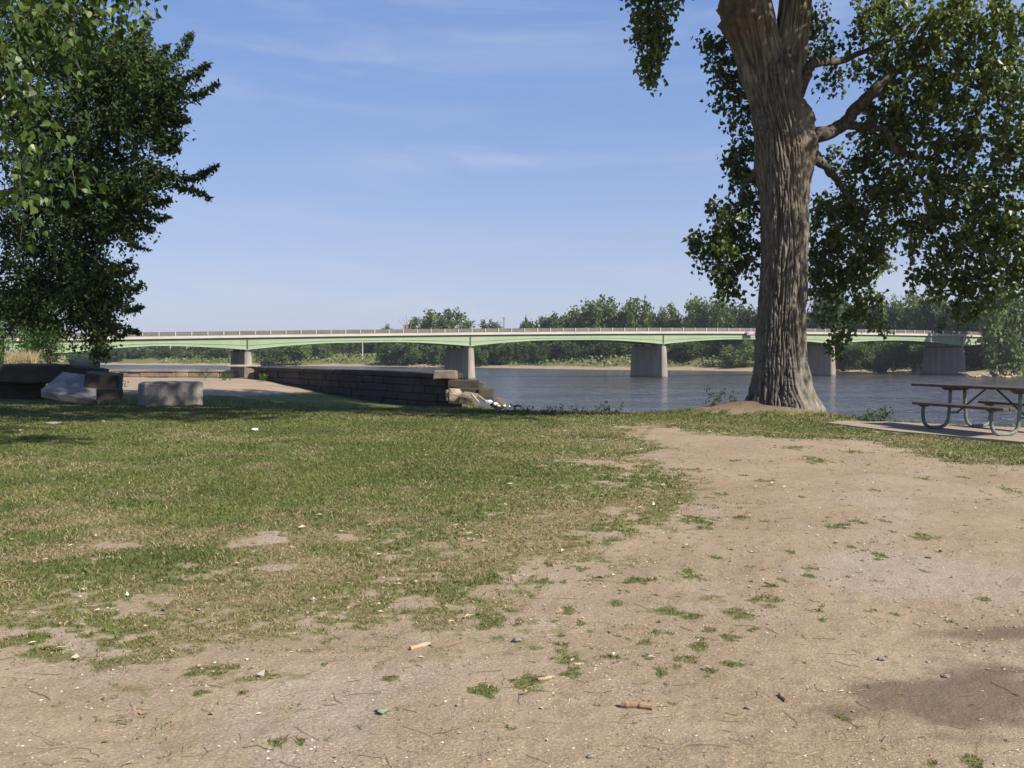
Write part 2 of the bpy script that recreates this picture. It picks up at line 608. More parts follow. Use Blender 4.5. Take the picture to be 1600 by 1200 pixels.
def tz(x, y):
    return float(terrain(np.array([float(x)]), np.array([float(y)]))[0][0])


# grass cover -----------------------------------------------------
def W(pts, z=0.0):
    return [gp(x, y, z)[:2] for x, y in pts]


lawn = W([(-1500, 1120), (-500, 1075), (-150, 1058), (0, 1040), (60, 1036), (120, 1062), (200, 1046), (300, 1030), (420, 1016), (480, 1022), (570, 1026), (640, 1000),
          (700, 990), (760, 975), (800, 958), (850, 916), (900, 890), (960, 862), (1035, 838), (1055, 815), (1105, 790), (1105, 763), (1085, 735),
          (1045, 722), (1000, 716), (1060, 702), (1030, 690), (1000, 676), (1030, 667), (1100, 680), (1250, 690), (1330, 690), (1400, 702), (1425, 716),
          (1480, 726), (1600, 731), (1900, 750)]) + [(30, 12), (60, -50), (180, -70), (180, 100), (-300, 200), (-300, 4)]
TUFTS = """1272 719 38;1092 811 38;1099 826 16;1156 808 16;1193 813 18;1342 819 24;1385 815 16;1300 822 26;1442 840 26;1344 859 22;1370 867 18;1121 870 12;
1167 887 14;1259 887 18;1276 902 16;1226 908 12;1071 901 20;1079 890 14;1003 907 26;1191 913 14;990 926 12;1031 930 12;952 943 12;1331 926 11;1119 937 22;
1197 934 30;1204 948 22;1040 951 26;1081 964 24;1147 959 24;1110 985 16;1016 990 26;1003 1003 16;1143 998 22;1099 1007 26;913 887 18;941 872 18;1451 891 10;
1530 939 14;1488 972 9;1587 767 24;1442 747 16;1372 767 14;1191 751 20;1088 734 18;1180 983 12;1094 1009 26;1086 1027 24;1019 1027 26;1165 1035 24;
1135 1048 26;1030 1052 18;1069 1040 18;1142 997 18;1060 1095 12;1322 1119 14;1525 1189 22;1450 1187 18;884 953 18;953 942 16;814 972 18;756 970 34;794 956 18;
848 912 20;812 926 22;875 1005 16;890 990 14;787 995 22;834 1012 16;884 1023 34;947 1023 32;872 1050 22;823 1064 26;767 1075 18;625 1065 18;645 1034 14;675 1017 18;
506 1039 14;912 975 16;350 1053 26;370 1064 22;395 1059 20;425 1054 18;328 1083 14;320 1050 18;412 1167 16;450 1165 12;1240 700 26;1130 770 16;1040 760 22;
1060 780 30;1010 700 24;1150 720 14;1420 690 26;1540 700 40;1330 705 22;1500 745 16"""
tufts = []
for s in TUFTS.replace('\n', '').split(';'):
    a, b, c = map(float, s.split())
    p = gp(a, b)
    tufts.append((p[0], p[1], c / F * p[1] * 0.92))
for k in range(330):
    y = 690 + 480 * random.random() ** 0.8
    x = random.uniform(980, 1640) if y < 880 else random.uniform(700, 1400) if y < 1050 else random.uniform(0, 1600)
    p = gp(x, y)
    tufts.append((p[0], p[1], random.uniform(2.5, 7) / F * p[1]))
BARE = [(167, 854, 36, 1.), (406, 846, 50, 1.), (337, 896, 36, .9), (300, 884, 20, .8), (215, 950, 34, 1.), (255, 936, 22, 1.), (437, 884, 26, .7), (531, 843, 28, .9), (609, 871, 34, .7),
        (930, 722, 40, .9), (975, 727, 40, .95), (969, 799, 36, .7), (828, 890, 40, .7), (700, 905, 30, .6), (585, 925, 30, .6), (437, 696, 34, .5), (985, 668, 30, .7),
        (560, 800, 40, .3), (470, 970, 26, .8), (120, 1005, 30, .7), (60, 960, 30, .6), (20, 985, 20, .7), (620, 980, 22, .7), (680, 860, 50, .45), (760, 850, 40, .45),
        (540, 985, 30, .8), (880, 850, 26, .4), (300, 1010, 30, .5), (650, 940, 30, .5), (950, 755, 30, .35), (1000, 765, 26, .4), (330, 790, 40, .25)]
bare = []
for a, b, c, s in BARE:
    p = gp(a, b)
    bare.append((p[0], p[1], c / F * p[1], s))
pad_poly = [gp(1288, 660, .03), gp(1400, 674, .03), gp(1500, 682, .03), gp(1600, 691, .03), gp(1950, 720, .03), gp(1950, 694, .03), gp(1600, 668.5, .03), gp(1480, 663.5, .03), gp(1345, 657, .03)]
lock_dirt = [at(130, 588, 60)[:2], at(380, 590, 60)[:2], at(430, 597, 57)[:2], at(480, 606, 50)[:2], at(415, 609, 44)[:2], at(330, 612, 40)[:2], at(250, 610, 36)[:2], at(120, 606, 40)[:2]]


def cover_fn(X, Y, dn, df):
    """grass cover 0..1, dryness 0..1, damp 0..1 in ground coordinates"""
    wx = X + 0.16 * fbm(X * 1.7, Y * 1.7, 11.0, 3)
    wy = Y + 0.16 * fbm(X * 1.7, Y * 1.7, 23.0, 3)
    n1 = fbm(X * 0.9, Y * 0.9, 3.3, 4)
    n2 = fbm(X * 4.2, Y * 4.2, 7.7, 3)
    n3 = fbm(X * 14, Y * 14, 4.4, 2)
    s = sdist(wx, wy, lawn)
    c = sst(-0.22, 0.42, s + 0.42 * n1 + 0.30 * n2)
    # thin worn lawn near the dirt, fuller further in
    worn = sst(-0.2, 4.2, s + 1.6 * n1)
    c = c * np.clip(0.70 + 0.40 * worn + (1.25 - .8 * worn) * n2 + (1.0 - .6 * worn) * n3, 0, 1)
    for (bx, by, br, bs) in bare:
        q = np.hypot(wx - bx, (wy - by) * 0.8) / br
        c = c * (1 - bs * sst(1.35, 0.35, q + 1.0 * n2 + .8 * n3))
    halo = 0.5 * sst(-2.2, -0.1, s + .8 * n1) * sst(.10, .45, n2 + .7 * n3 + .25 * n1)
    c = np.maximum(c, halo * (Y < 14))
    tf = np.zeros_like(X)
    for (bx, by, br) in tufts:
        near = (np.abs(X - bx) < br * 2.2) & (np.abs(Y - by) < br * 3.2)
        if near.any():
            q = np.hypot(wx[near] - bx, (wy[near] - by) * 0.75) / br
            tf[near] = np.maximum(tf[near], .80 * sst(1.2, 0.2, q + 0.9 * n2[near] + 1.35 * n3[near]))
    ld = sdist(X, Y, lock_dirt)
    c = np.where(Y > 26, np.clip(0.75 + 0.4 * n1, 0, 1), c)
    c = c * (1 - sst(-1.0, 0.8, ld + 1.2 * n1))
    r = np.hypot(X - TRUNK[0], Y - TRUNK[1])
    c = c * sst(1.75, 2.2, r + 0.5 * n1 + .4 * n2)
    c = c * sst(0.10, -0.16, sdist(X, Y, [p[:2] for p in pad_poly]) + 0.10 * n2)
    dry = np.clip(0.21 + 0.95 * n1 + 0.55 * n2 + 0.34 * sst(9.5, 6.5, Y) * sst(3.6, 5.6, Y) * worn + 0.25 * (1 - worn), 0, 1)
    dry = np.where(tf > c, .26 + dry * 0.4, dry)
    c = np.maximum(c, tf)
    # far bank: sand by the water, rough grass above
    far = df > -2
    c = np.where(far, sst(7.0, 10.0, df + 3.0 * fbm(X * .05, Y * .05, 2.0, 3)), c)
    dry = np.where(far, np.clip(0.45 + 0.5 * fbm(X * .03, Y * .05, 6.0, 3), 0, 1), dry)
    dp = gp(1530, 1085)
    q = np.hypot((X - dp[0] + 0.05), (Y - dp[1]) * 1.25) / 0.50
    n0 = fbm(X * 2.2, Y * 3.4, 31.0, 4)
    dampness = sst(1.15, 0.55, q + 1.1 * n0 + .3 * n2) * 0.9
    q2 = np.hypot((X - 2.45) / 0.55, (Y - gp(1540, 988)[1]) / 0.11)
    dampness = np.maximum(dampness, sst(1.2, 0.4, q2 + 0.9 * n0) * 0.8)
    return c, dry, dampness


# polar grid: one sheet from underfoot to the horizon
fine = np.linspace(R(-40), R(40), 620)
coarse = np.linspace(R(40), R(320), 120)[1:-1]
ang = np.concatenate([fine, coarse])
rad = np.concatenate([np.geomspace(0.25, 2.6, 22)[:-1], np.geomspace(2.6, 30, 400)[:-1], np.geomspace(30, 420, 150)[:-1], np.geomspace(420, 1800, 20)])
A, RR = np.meshgrid(ang, rad)
GX, GY = RR * np.sin(A), RR * np.cos(A)
GZ, DN, DF = terrain(GX, GY)
CV, DR, DP = cover_fn(GX.ravel(), GY.ravel(), DN.ravel(), DF.ravel())
nr, na = A.shape
i = np.arange(nr - 1)[:, None] * na
j = np.arange(na)[None, :]
j2 = (j + 1) % na
gf = np.stack([i + j, i + j2, i + na + j2, i + na + j], -1).reshape(-1, 4)[:, ::-1]
gv = np.stack([GX, GY, GZ], -1).reshape(-1, 3)
# close the middle
gv = np.concatenate([gv, [[0, 0, float(GZ[0].mean())]]])
ctr = np.stack([np.arange(na), (np.arange(na) + 1) % na, np.full(na, len(gv) - 1)], 1)
ext = lambda a: np.append(a, a[:1])
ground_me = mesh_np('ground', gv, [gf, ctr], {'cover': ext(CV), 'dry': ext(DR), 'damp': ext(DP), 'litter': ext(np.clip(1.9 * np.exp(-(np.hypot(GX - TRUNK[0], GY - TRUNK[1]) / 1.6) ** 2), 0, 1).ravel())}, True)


def ground_mat():
    m, t = new_mat('ground')
    P = geo_pos(t)
    cv, dr, dp, lt = t.attr('cover'), t.attr('dry'), t.attr('damp'), t.attr('litter')
    a1 = t.noise(P, 0.8, 5, 0.6, 0.5)
    a2 = t.noise(P, 9, 6, 0.65, 0.3)
    a3 = t.noise(P, 70, 5, 0.7)
    vor = t.add('ShaderNodeTexVoronoi', inp={'Scale': 55.0, 'Randomness': 1.0})
    t.link(P, vor.inputs['Vector'])
    dirt = t.mix(t.sstep(a1, 0.35, 0.68), (0.262, 0.196, 0.126), (0.328, 0.256, 0.174))
    dirt = t.mix(t.math('MULTIPLY', t.sstep(a2, 0.42, 0.72), 0.65), dirt, (0.218, 0.156, 0.098))
    dirt = t.mix(t.math('MULTIPLY', t.sstep(a3, 0.50, 0.70), 0.75), dirt, (0.47, 0.38, 0.27))
    dirt = t.mix(t.math('MULTIPLY', t.sstep(a3, 0.46, 0.30), 0.65), dirt, (0.135, 0.094, 0.064))
    a0 = t.noise(P, 0.55, 4, 0.6, 0.8)
    gm = t.sstep(a0, 0.50, 0.64)
    dirt = t.mix(t.math('MULTIPLY', gm, 0.60), dirt, t.mix(t.sstep(a3, 0.35, 0.65), (0.235, 0.183, 0.138), (0.42, 0.345, 0.275)))
    speck = t.sstep(vor.outputs['Distance'], 0.22, 0.12)
    vc = t.add('ShaderNodeSeparateColor')
    t.link(vor.outputs['Color'], vc.inputs[0])
    dirt = t.mix(t.math('MULTIPLY', t.math('MULTIPLY', speck, t.sstep(vc.outputs[0], 0.80, 0.95)), 0.9), dirt, (0.62, 0.57, 0.49))
    dirt = t.mix(t.math('MULTIPLY', t.math('MULTIPLY', speck, t.sstep(vc.outputs[1], 0.84, 0.97)), 0.8), dirt, (0.13, 0.10, 0.075))
    dirt = t.mix(t.math('MULTIPLY', dp, 0.8), dirt, (0.115, 0.075, 0.052))
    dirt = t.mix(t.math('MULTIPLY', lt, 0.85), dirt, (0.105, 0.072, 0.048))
    g1 = t.noise(P, 26, 5, 0.7)
    g2 = t.noise(P, 2.2, 4, 0.6, 0.4)
    green = t.mix(t.sstep(g1, 0.32, 0.68), (0.075, 0.088, 0.026), (0.150, 0.165, 0.050))
    straw = t.mix(t.sstep(g1, 0.35, 0.65), (0.145, 0.108, 0.055), (0.30, 0.235, 0.14))
    dd = t.math('ADD', dr, t.math('MULTIPLY', t.math('SUBTRACT', g2, 0.5), 0.7))
    grass = t.mix(t.sstep(dd, 0.15, 0.95), green, straw)
    k = t.math('ADD', cv, t.math('MULTIPLY', t.math('SUBTRACT', g1, 0.5), 0.9))
    c = t.mix(t.sstep(k, 0.25, 0.62), dirt, grass)
    h = t.math('ADD', t.math('MULTIPLY', a2, 0.6), t.math('MULTIPLY', a3, 0.5))
    finish(t, c, 0.95, h, 0.7, 0.025, 0.12)
    return m


ground = tag(link('ground', ground_me, ground_mat()), kind='structure')

# river -----------------------------------------------------------
def water_mat():
    m, t = new_mat('river_water')
    P = geo_pos(t)
    b1 = t.noise(t.mapping(P, (0.55, 1.5, 1), (0, 0, R(-12))), 1.1, 5, 0.6, 0.5)
    b2 = t.noise(t.mapping(P, (0.8, 1.6, 1), (0, 0, R(8))), 4.0, 4, 0.6, 0.3)
    b3 = t.noise(t.mapping(P, (0.035, 0.14, 1), (0, 0, R(-12))), 1.0, 6, 0.65, 0.8)
    def slopes(vec, scale, det):
        nd = t.add('ShaderNodeTexNoise', inp={'Scale': scale, 'Detail': det, 'Roughness': 0.6, 'Distortion': 0.4})
        t.link(vec, nd.inputs['Vector'])
        sb = t.add('ShaderNodeVectorMath', operation='SUBTRACT')
        t.link(nd.outputs['Color'], sb.inputs[0])
        sb.inputs[1].default_value = (0.5, 0.5, 0.5)
        return sb.outputs[0]
    amp = t.math('ADD', t.math('MULTIPLY', t.sstep(b3, 0.34, 0.62), 1.7), 0.6)
    s1 = slopes(t.mapping(P, (0.6, 1.6, 1), (0, 0, R(-12))), 1.0, 4)
    s2 = slopes(t.mapping(P, (0.8, 1.4, 1), (0, 0, R(10))), 4.5, 3)
    ad = t.add('ShaderNodeVectorMath', operation='ADD')
    t.link(s1, ad.inputs[0]); t.link(s2, ad.inputs[1])
    sc = t.add('ShaderNodeVectorMath', operation='SCALE')
    t.link(ad.outputs[0], sc.inputs[0]); t.link(amp, sc.inputs['Scale'])
    mu = t.add('ShaderNodeVectorMath', operation='MULTIPLY')
    t.link(sc.outputs[0], mu.inputs[0]); mu.inputs[1].default_value = (0.7, 1.25, 0.0)
    up = t.add('ShaderNodeVectorMath', operation='ADD')
    t.link(mu.outputs[0], up.inputs[0]); up.inputs[1].default_value = (0, 0, 1)
    bump = t.add('ShaderNodeVectorMath', operation='NORMALIZE')
    t.link(up.outputs[0], bump.inputs[0])
    col = t.mix(t.sstep(b3, 0.35, 0.65), (0.066, 0.054, 0.045), (0.046, 0.044, 0.046))
    # small broken whitecaps over the shallow rapids
    sep = t.add('ShaderNodeSeparateXYZ')
    t.link(P, sep.inputs[0])
    f1 = t.noise(t.mapping(P, (0.55, 1.9, 1), (0, 0, R(-10))), 1.5, 5, 0.6, 0.8)
    f2 = t.noise(t.mapping(P, (0.06, 0.11, 1)), 1.0, 3, 0.5)
    reg = t.math('MULTIPLY', t.sstep(sep.outputs[1], 105, 55), t.sstep(sep.outputs[0], -6, 14))
    foam = t.math('MULTIPLY', t.math('MULTIPLY', t.sstep(f1, 0.66, 0.70), t.sstep(f2, 0.42, 0.58)), reg)
    col = t.mix(foam, col, (0.75, 0.75, 0.74))
    p = t.add('ShaderNodeBsdfPrincipled', inp={'Specular IOR Level': 0.5, 'IOR': 1.33, 'Base Color': col})
    t.link(t.math('ADD', t.math('MULTIPLY', foam, 0.6), 0.14), p.inputs['Roughness'])
    t.link(bump.outputs[0], p.inputs['Normal'])
    o = t.add('ShaderNodeOutputMaterial')
    t.link(p.outputs[0], o.inputs[0])
    return m


wx = np.array([[-1500, -60, WATER_Z], [900, -60, WATER_Z], [900, 900, WATER_Z], [-1500, 900, WATER_Z]], float)
river = tag(link('river', mesh_np('river', wx, np.array([[0, 1, 2, 3]])), water_mat()), kind='structure')

# concrete pad under the table (structure: paving)
pp = np.array(pad_poly)
pp = resample(np.concatenate([pp, pp[:1]]), 0.12)[:-1]
pp[:, :2] += 0.02 * np.stack([fbm(pp[:, 0] * 4, pp[:, 1] * 4, 1.0, 3), fbm(pp[:, 0] * 4, pp[:, 1] * 4, 9.0, 3)], 1)
n = len(pp)
top = pp.copy(); top[:, 2] = 0.035
bot = pp.copy(); bot[:, 2] = -0.15
sidef = np.stack([np.arange(n), (np.arange(n) + 1) % n, (np.arange(n) + 1) % n + n, np.arange(n) + n], 1)
pad = tag(link('concrete_pad', mesh_np('concrete_pad', np.concatenate([bot, top]), [sidef, (np.arange(n) + n)[None, :]]), M_pad), kind='structure')

# ------------------------------------------------------------------ grass blades (one stuff object)
def grass_object():
    N = 1000000
    t = rng.random(N)
    r0, r1, ex = 2.9, 42.0, 0.42
    r = (r0 ** ex + t * (r1 ** ex - r0 ** ex)) ** (1 / ex)
    th = rng.uniform(R(-37), R(37), N)
    X, Y = r * np.sin(th), r * np.cos(th)
    Z, dn, df = terrain(X, Y)
    c, dr, _ = cover_fn(X, Y, dn, df)
    lowt = sst(.3, -.3, sdist(X, Y, lawn))
    keep = rng.random(N) < np.clip(c, 0, 1) ** 1.3 * sst(1.5, 3.5, dn)
    X, Y, Z, c, dr, r, dn = (q[keep] for q in (X, Y, Z, c, dr, r, dn))
    lowt = lowt[keep]
    n = len(X)
    h = rng.uniform(0.011, 0.034, n) * (1 - .35 * lowt) * (0.65 + 0.5 * c) * (1 + 0.35 * fbm(X * 1.1, Y * 1.1, 2.0, 3))
    edge = sst(6.0, 3.8, dn) * (Y > 15)
    h = h * (1 + 1.6 * edge * rng.random(n))
    wd = np.clip(0.0022 * (r / 4.0) ** 0.75, 0.0022, 0.014) * rng.uniform(0.7, 1.5, n)
    h = h * np.clip((r / 9) ** 0.12, 0.9, 1.2)
    h = h * (1 - .38 * sst(.35, .75, dr))
    az = rng.uniform(0, 2 * math.pi, n)
    lean = rng.uniform(0.3, 1.6, n) * h
    la = rng.uniform(0, 2 * math.pi, n)
    dx, dy = np.cos(az) * wd, np.sin(az) * wd
    v = np.empty((n, 5, 3), np.float32)
    bx, by, bz = X, Y, Z - 0.004
    mx, my = np.cos(la) * lean, np.sin(la) * lean
    v[:, 0] = np.stack([bx - dx, by - dy, bz], 1)
    v[:, 1] = np.stack([bx + dx, by + dy, bz], 1)
    v[:, 2] = np.stack([bx + dx * .75 + mx * .35, by + dy * .75 + my * .35, bz + h * .6], 1)
    v[:, 3] = np.stack([bx - dx * .75 + mx * .35, by - dy * .75 + my * .35, bz + h * .6], 1)
    v[:, 4] = np.stack([bx + mx, by + my, bz + h], 1)
    b = np.arange(n)[:, None] * 5
    q = b + np.array([[0, 1, 2, 3]])
    tr = b + np.array([[3, 2, 4]])
    pdry = np.clip(dr * 1.0 - 0.12, 0.04, 0.85)
    isdry = rng.random(n) < pdry
    g = np.clip(0.22 + 0.28 * rng.random(n) + 0.35 * fbm(X * .7, Y * .7, 14.0, 3) + .12 * fbm(X * 5, Y * 5, 14.0, 2), 0, 0.56)
    g = g * (1 - .45 * lowt)
    tint = np.where(isdry, 0.68 + 0.32 * rng.random(n) ** 1.3, g)
    me = mesh_np('grass', v.reshape(-1, 3), [q, tr], {'tint': np.repeat(tint, 5)})
    m, t = new_mat('grass_blade')
    a = t.attr('tint')
    col = t.ramp(a, [(0.0, (0.052, 0.070, 0.022)), (0.30, (0.098, 0.126, 0.033)), (0.58, (0.172, 0.190, 0.050)), (0.68, (0.20, 0.158, 0.078)), (1.0, (0.45, 0.35, 0.205))])
    p = t.add('ShaderNodeBsdfPrincipled', inp={'Roughness': 0.6, 'Specular IOR Level': 0.25, 'Base Color': col})
    tl = t.add('ShaderNodeBsdfTranslucent')
    t.link(col, tl.inputs[0])
    mxs = t.add('ShaderNodeMixShader', inp={0: 0.25})
    t.link(p.outputs[0], mxs.inputs[1]); t.link(tl.outputs[0], mxs.inputs[2])
    o = t.add('ShaderNodeOutputMaterial')
    t.link(mxs.outputs[0], o.inputs[0])
    return tag(link('grass', me, m), 'short worn green and straw coloured grass of the lawn', 'grass', kind='stuff')


grass_object()


# ------------------------------------------------------------------ gravel, dry leaves, twigs on the dirt (stuff)
def ground_samples(N, r0=2.9, r1=22.0, ex=0.35, half=37):
    t = rng.random(N)
    r = (r0 ** ex + t * (r1 ** ex - r0 ** ex)) ** (1 / ex)
    th = rng.uniform(R(-half), R(half), N)
    X, Y = r * np.sin(th), r * np.cos(th)
    Z, dn, df = terrain(X, Y)
    c, dr, dp = cover_fn(X, Y, dn, df)
    return X, Y, Z, c, dn, r


def scatter_small():
    # pebbles
    X, Y, Z, c, dn, r = ground_samples(90000)
    n1 = fbm(X * 1.5, Y * 1.5, 40.0, 3)
    k = (rng.random(len(X)) < (1 - c) ** 1.5 * np.clip(0.22 + 1.9 * n1, 0.03, 1)) & (dn > 3.5)
    X, Y, Z, r = X[k], Y[k], Z[k], r[k]
    n = len(X)
    base = np.array([[0, 0, 1], [.9, 0, .1], [.28, .85, .05], [-.72, .53, .1], [-.72, -.53, 0], [.28, -.85, .1], [0, 0, -.6]])
    fc = np.array([[0, 1, 2], [0, 2, 3], [0, 3, 4], [0, 4, 5], [0, 5, 1], [6, 2, 1], [6, 3, 2], [6, 4, 3], [6, 5, 4], [6, 1, 5]])
    s = 0.0016 + 0.0085 * rng.random(n) ** 3.6
    s = s * np.clip((r / 5) ** 0.5, .8, 1.6)
    v = base[None] * (1 + 0.35 * rng.normal(size=(n, 7, 1)) * .5) * s[:, None, None]
    v[..., 2] *= 0.65
    az = rng.uniform(0, 6.28, n)
    co, si = np.cos(az)[:, None], np.sin(az)[:, None]
    st = rng.uniform(0.7, 1.5, n)[:, None]
    x, y = v[..., 0] * st, v[..., 1]
    v = np.stack([x * co - y * si + X[:, None], x * si + y * co + Y[:, None], v[..., 2] + Z[:, None] + s[:, None] * .2], -1)
    me = mesh_np('gravel', v.reshape(-1, 3), (np.arange(n)[:, None, None] * 7 + fc[None]).reshape(-1, 3), {'tint': np.repeat(rng.random(n), 7)})
    m, t = new_mat('gravel')
    col = t.ramp(t.attr('tint'), [(0, (0.16, 0.115, 0.085)), (0.55, (0.34, 0.26, 0.195)), (0.86, (0.42, 0.33, 0.25)), (1, (0.60, 0.54, 0.45))])
    finish(t, col, 0.85)
    tag(link('gravel', me, m), 'small scattered stones and grit on the bare dirt', 'gravel', kind='stuff')
    # dry leaf flakes and bark chips
    X, Y, Z, c, dn, r = ground_samples(130000, ex=0.45, r1=22.5)
    n1 = fbm(X * 1.1, Y * 1.1, 60.0, 3)
    rt = np.hypot(X - TRUNK[0], Y - TRUNK[1])
    k = (rng.random(len(X)) < np.clip(0.10 + 0.55 * n1, 0.03, .6) * np.where(c > .85, .16, np.where(c > .2, 1.25, .36)) + 0.6 * np.exp(-(rt / 1.6) ** 2)) & (dn > 3.2)
    X, Y, Z, r, c = X[k], Y[k], Z[k], r[k], c[k]
    n = len(X)
    base = np.array([[0, -.5, 0], [.32, -.1, .14], [0.05, .5, .05], [-.32, -.05, .16], [0, 0, 0]])
    fc = np.array([[4, 0, 1], [4, 1, 2], [4, 2, 3], [4, 3, 0]])
    s = (0.0055 + 0.034 * rng.random(n) ** 4.5) * np.where(c > .3, 1.25, 1)
    s = s * np.clip((r / 6) ** 0.4, .8, 1.5)
    v = base[None] * (1 + 0.4 * rng.normal(size=(n, 5, 1))) * s[:, None, None]
    v[..., 0] *= rng.uniform(0.3, 1.0, n)[:, None]
    az = rng.uniform(0, 6.28, n)
    co, si = np.cos(az)[:, None], np.sin(az)[:, None]
    tl = rng.normal(0, .3, n)[:, None]
    x, y = v[..., 0], v[..., 1]
    v = np.stack([x * co - y * si + X[:, None], x * si + y * co + Y[:, None], v[..., 2] + x * tl + Z[:, None] + 0.004 + 0.012 * (c > .3)[:, None]], -1)
    me = mesh_np('dry_leaves', v.reshape(-1, 3), (np.arange(n)[:, None, None] * 5 + fc[None]).reshape(-1, 3), {'tint': np.repeat(rng.random(n), 5)})
    m, t = new_mat('dry_leaf')
    col = t.ramp(t.attr('tint'), [(0, (0.16, 0.08, 0.04)), (0.4, (0.32, 0.21, 0.115)), (0.75, (0.48, 0.38, 0.25)), (1, (0.64, 0.55, 0.42))])
    finish(t, col, 0.8)
    tag(link('dry_leaves', me, m), 'fallen straw coloured leaf flakes scattered over lawn and dirt', 'leaves', kind='stuff')
    # thin twigs
    mb = MB()
    for q in range(300):
        px, py = rng.uniform(-50, 1650), 690 + 540 * rng.random() ** .6
        p = gp(px, py)
        L = rng.uniform(0.03, 0.17)
        a = rng.normal(0, 0.9) + (math.pi if rng.random() < .5 else 0)
        d = np.array([math.cos(a), math.sin(a) * 1.0, 0])
        nrm = np.array([-d[1], d[0], 0])
        cu = rng.normal(0, .4) * L
        pts = quad_bezier(p - d * L / 2, p + nrm * cu * .5, p + d * L / 2, 6) + rng.normal(size=(6, 3)) * L * .025
        pts[:, 2] = 0
        zz = terrain(pts[:, 0], pts[:, 1])[0]
        pts[:, 2] = zz + 0.003
        mb.tube(pts, rng.uniform(0.0005, 0.0013) * (1 + .12 * (p[1] - 3)), 4, False, rng.random())
    m, t = new_mat('twig_litter')
    col = t.ramp(t.attr('tint'), [(0, (0.10, 0.06, 0.04)), (0.6, (0.20, 0.13, 0.085)), (1, (0.38, 0.29, 0.19))])
    finish(t, col, 0.85)
    tag(mb.build('twigs', m), 'thin dry twigs and rootlets lying over the dirt', 'twigs', kind='stuff')


scatter_small()


# ------------------------------------------------------------------ stones
def stone(name, c, s, rz, mat, label, cat, seed=0, amp=0.03, tilt=(0, 0), sub=7, chip=0.06, group=None):
    """rough block: subdivided box with rounded, chipped, noise-worn faces"""
    n = sub
    g = np.linspace(-1, 1, n)
    vs_, fs, off = [], [], 0
    U, V = np.meshgrid(g, g, indexing='ij')
    O = np.ones_like(U)
    for ax in range(3):
        for sg in (-1, 1):
            P = [None] * 3
            P[ax] = O * sg
            P[(ax + 1) % 3] = U * sg
            P[(ax + 2) % 3] = V
            vs_.append(np.stack(P, -1).reshape(-1, 3))
            ii = np.arange(n - 1)[:, None] * n + np.arange(n - 1)[None]
            ii = ii.ravel() + off
            fs.append(np.stack([ii, ii + n, ii + n + 1, ii + 1], 1))
            off += n * n
    v = np.concatenate(vs_)
    f = np.concatenate(fs)
    key = np.round(v * 1000).astype(int)
    _, first, inv = np.unique(key, axis=0, return_index=True, return_inverse=True)
    inv = inv.ravel()
    v = v[first]
    f = inv[f]
    h = np.asarray(s, float) / 2
    q = v * h
    e = np.sort(np.abs(v), axis=1)
    edge = np.clip((e[:, 1] - 0.7) / 0.3, 0, 1) ** 2
    q -= np.sign(v) * (edge * chip * h.min() * (0.7 + 1.2 * np.abs(fbm(q[:, 0] * 4 + seed, q[:, 1] * 4, q[:, 2] * 4 + seed, 2))))[:, None]
    for k in range(3):
        q[:, k] += amp * fbm(q[:, 0] * 2.5 + seed * 5 + k * 9, q[:, 1] * 2.5 + k * 3, q[:, 2] * 2.5 + seed, 4)
    tx, ty = tilt
    Rx = np.array([[1, 0, 0], [0, math.cos(tx), -math.sin(tx)], [0, math.sin(tx), math.cos(tx)]])
    Ry = np.array([[math.cos(ty), 0, math.sin(ty)], [0, 1, 0], [-math.sin(ty), 0, math.cos(ty)]])
    q = q @ (Ry @ Rx).T
    me = mesh_np(name, q, f)
    o = link(name, me, mat)
    o.location = tuple(float(x) for x in c)
    o.rotation_euler = (0, 0, rz)
    if label:
        tag(o, label, cat, group)
    return o


def boulder(name, c, s, mat, label, cat, seed=0, n=14, rough=0.35, group=None):
    th = np.linspace(0, math.pi, n)
    ph = np.linspace(0, 2 * math.pi, 2 * n, endpoint=False)
    T, Pp = np.meshgrid(th[1:-1], ph, indexing='ij')
    v = np.stack([np.sin(T) * np.cos(Pp), np.sin(T) * np.sin(Pp), np.cos(T)], -1).reshape(-1, 3)
    v = np.concatenate([v, [[0, 0, 1], [0, 0, -1]]])
    v = v * (1 + rough * fbm(v[:, 0] * 1.3 + seed, v[:, 1] * 1.3, v[:, 2] * 1.3 + seed * 2, 3))[:, None]
    m = 2 * n
    rws = n - 2
    ii = np.arange(rws - 1)[:, None] * m
    jj = np.arange(m)[None]
    j3 = (jj + 1) % m
    f = np.stack([ii + jj, ii + m + jj, ii + m + j3, ii + j3], -1).reshape(-1, 4)
    N = rws * m
    t1 = np.stack([np.arange(m), (np.arange(m) + 1) % m, np.full(m, N)], 1)
    t2 = np.stack([(np.arange(m) + 1) % m + (rws - 1) * m, np.arange(m) + (rws - 1) * m, np.full(m, N + 1)], 1)
    o = link(name, mesh_np(name, v * np.asarray(s) / 2, [f, t1, t2], None, True), mat)
    o.location = tuple(float(x) for x in c)
    if label:
        tag(o, label, cat, group)
    return o


def pxbox(x0, x1, y0, y1, Y, depth):
    """centre and size of a block seen between those bounds at distance Y"""
    a, b = at(x0, y1, Y), at(x1, y0, Y)
    return np.array([(a[0] + b[0]) / 2, Y + depth / 2, (a[2] + b[2]) / 2]), np.array([b[0] - a[0], depth, b[2] - a[2]])


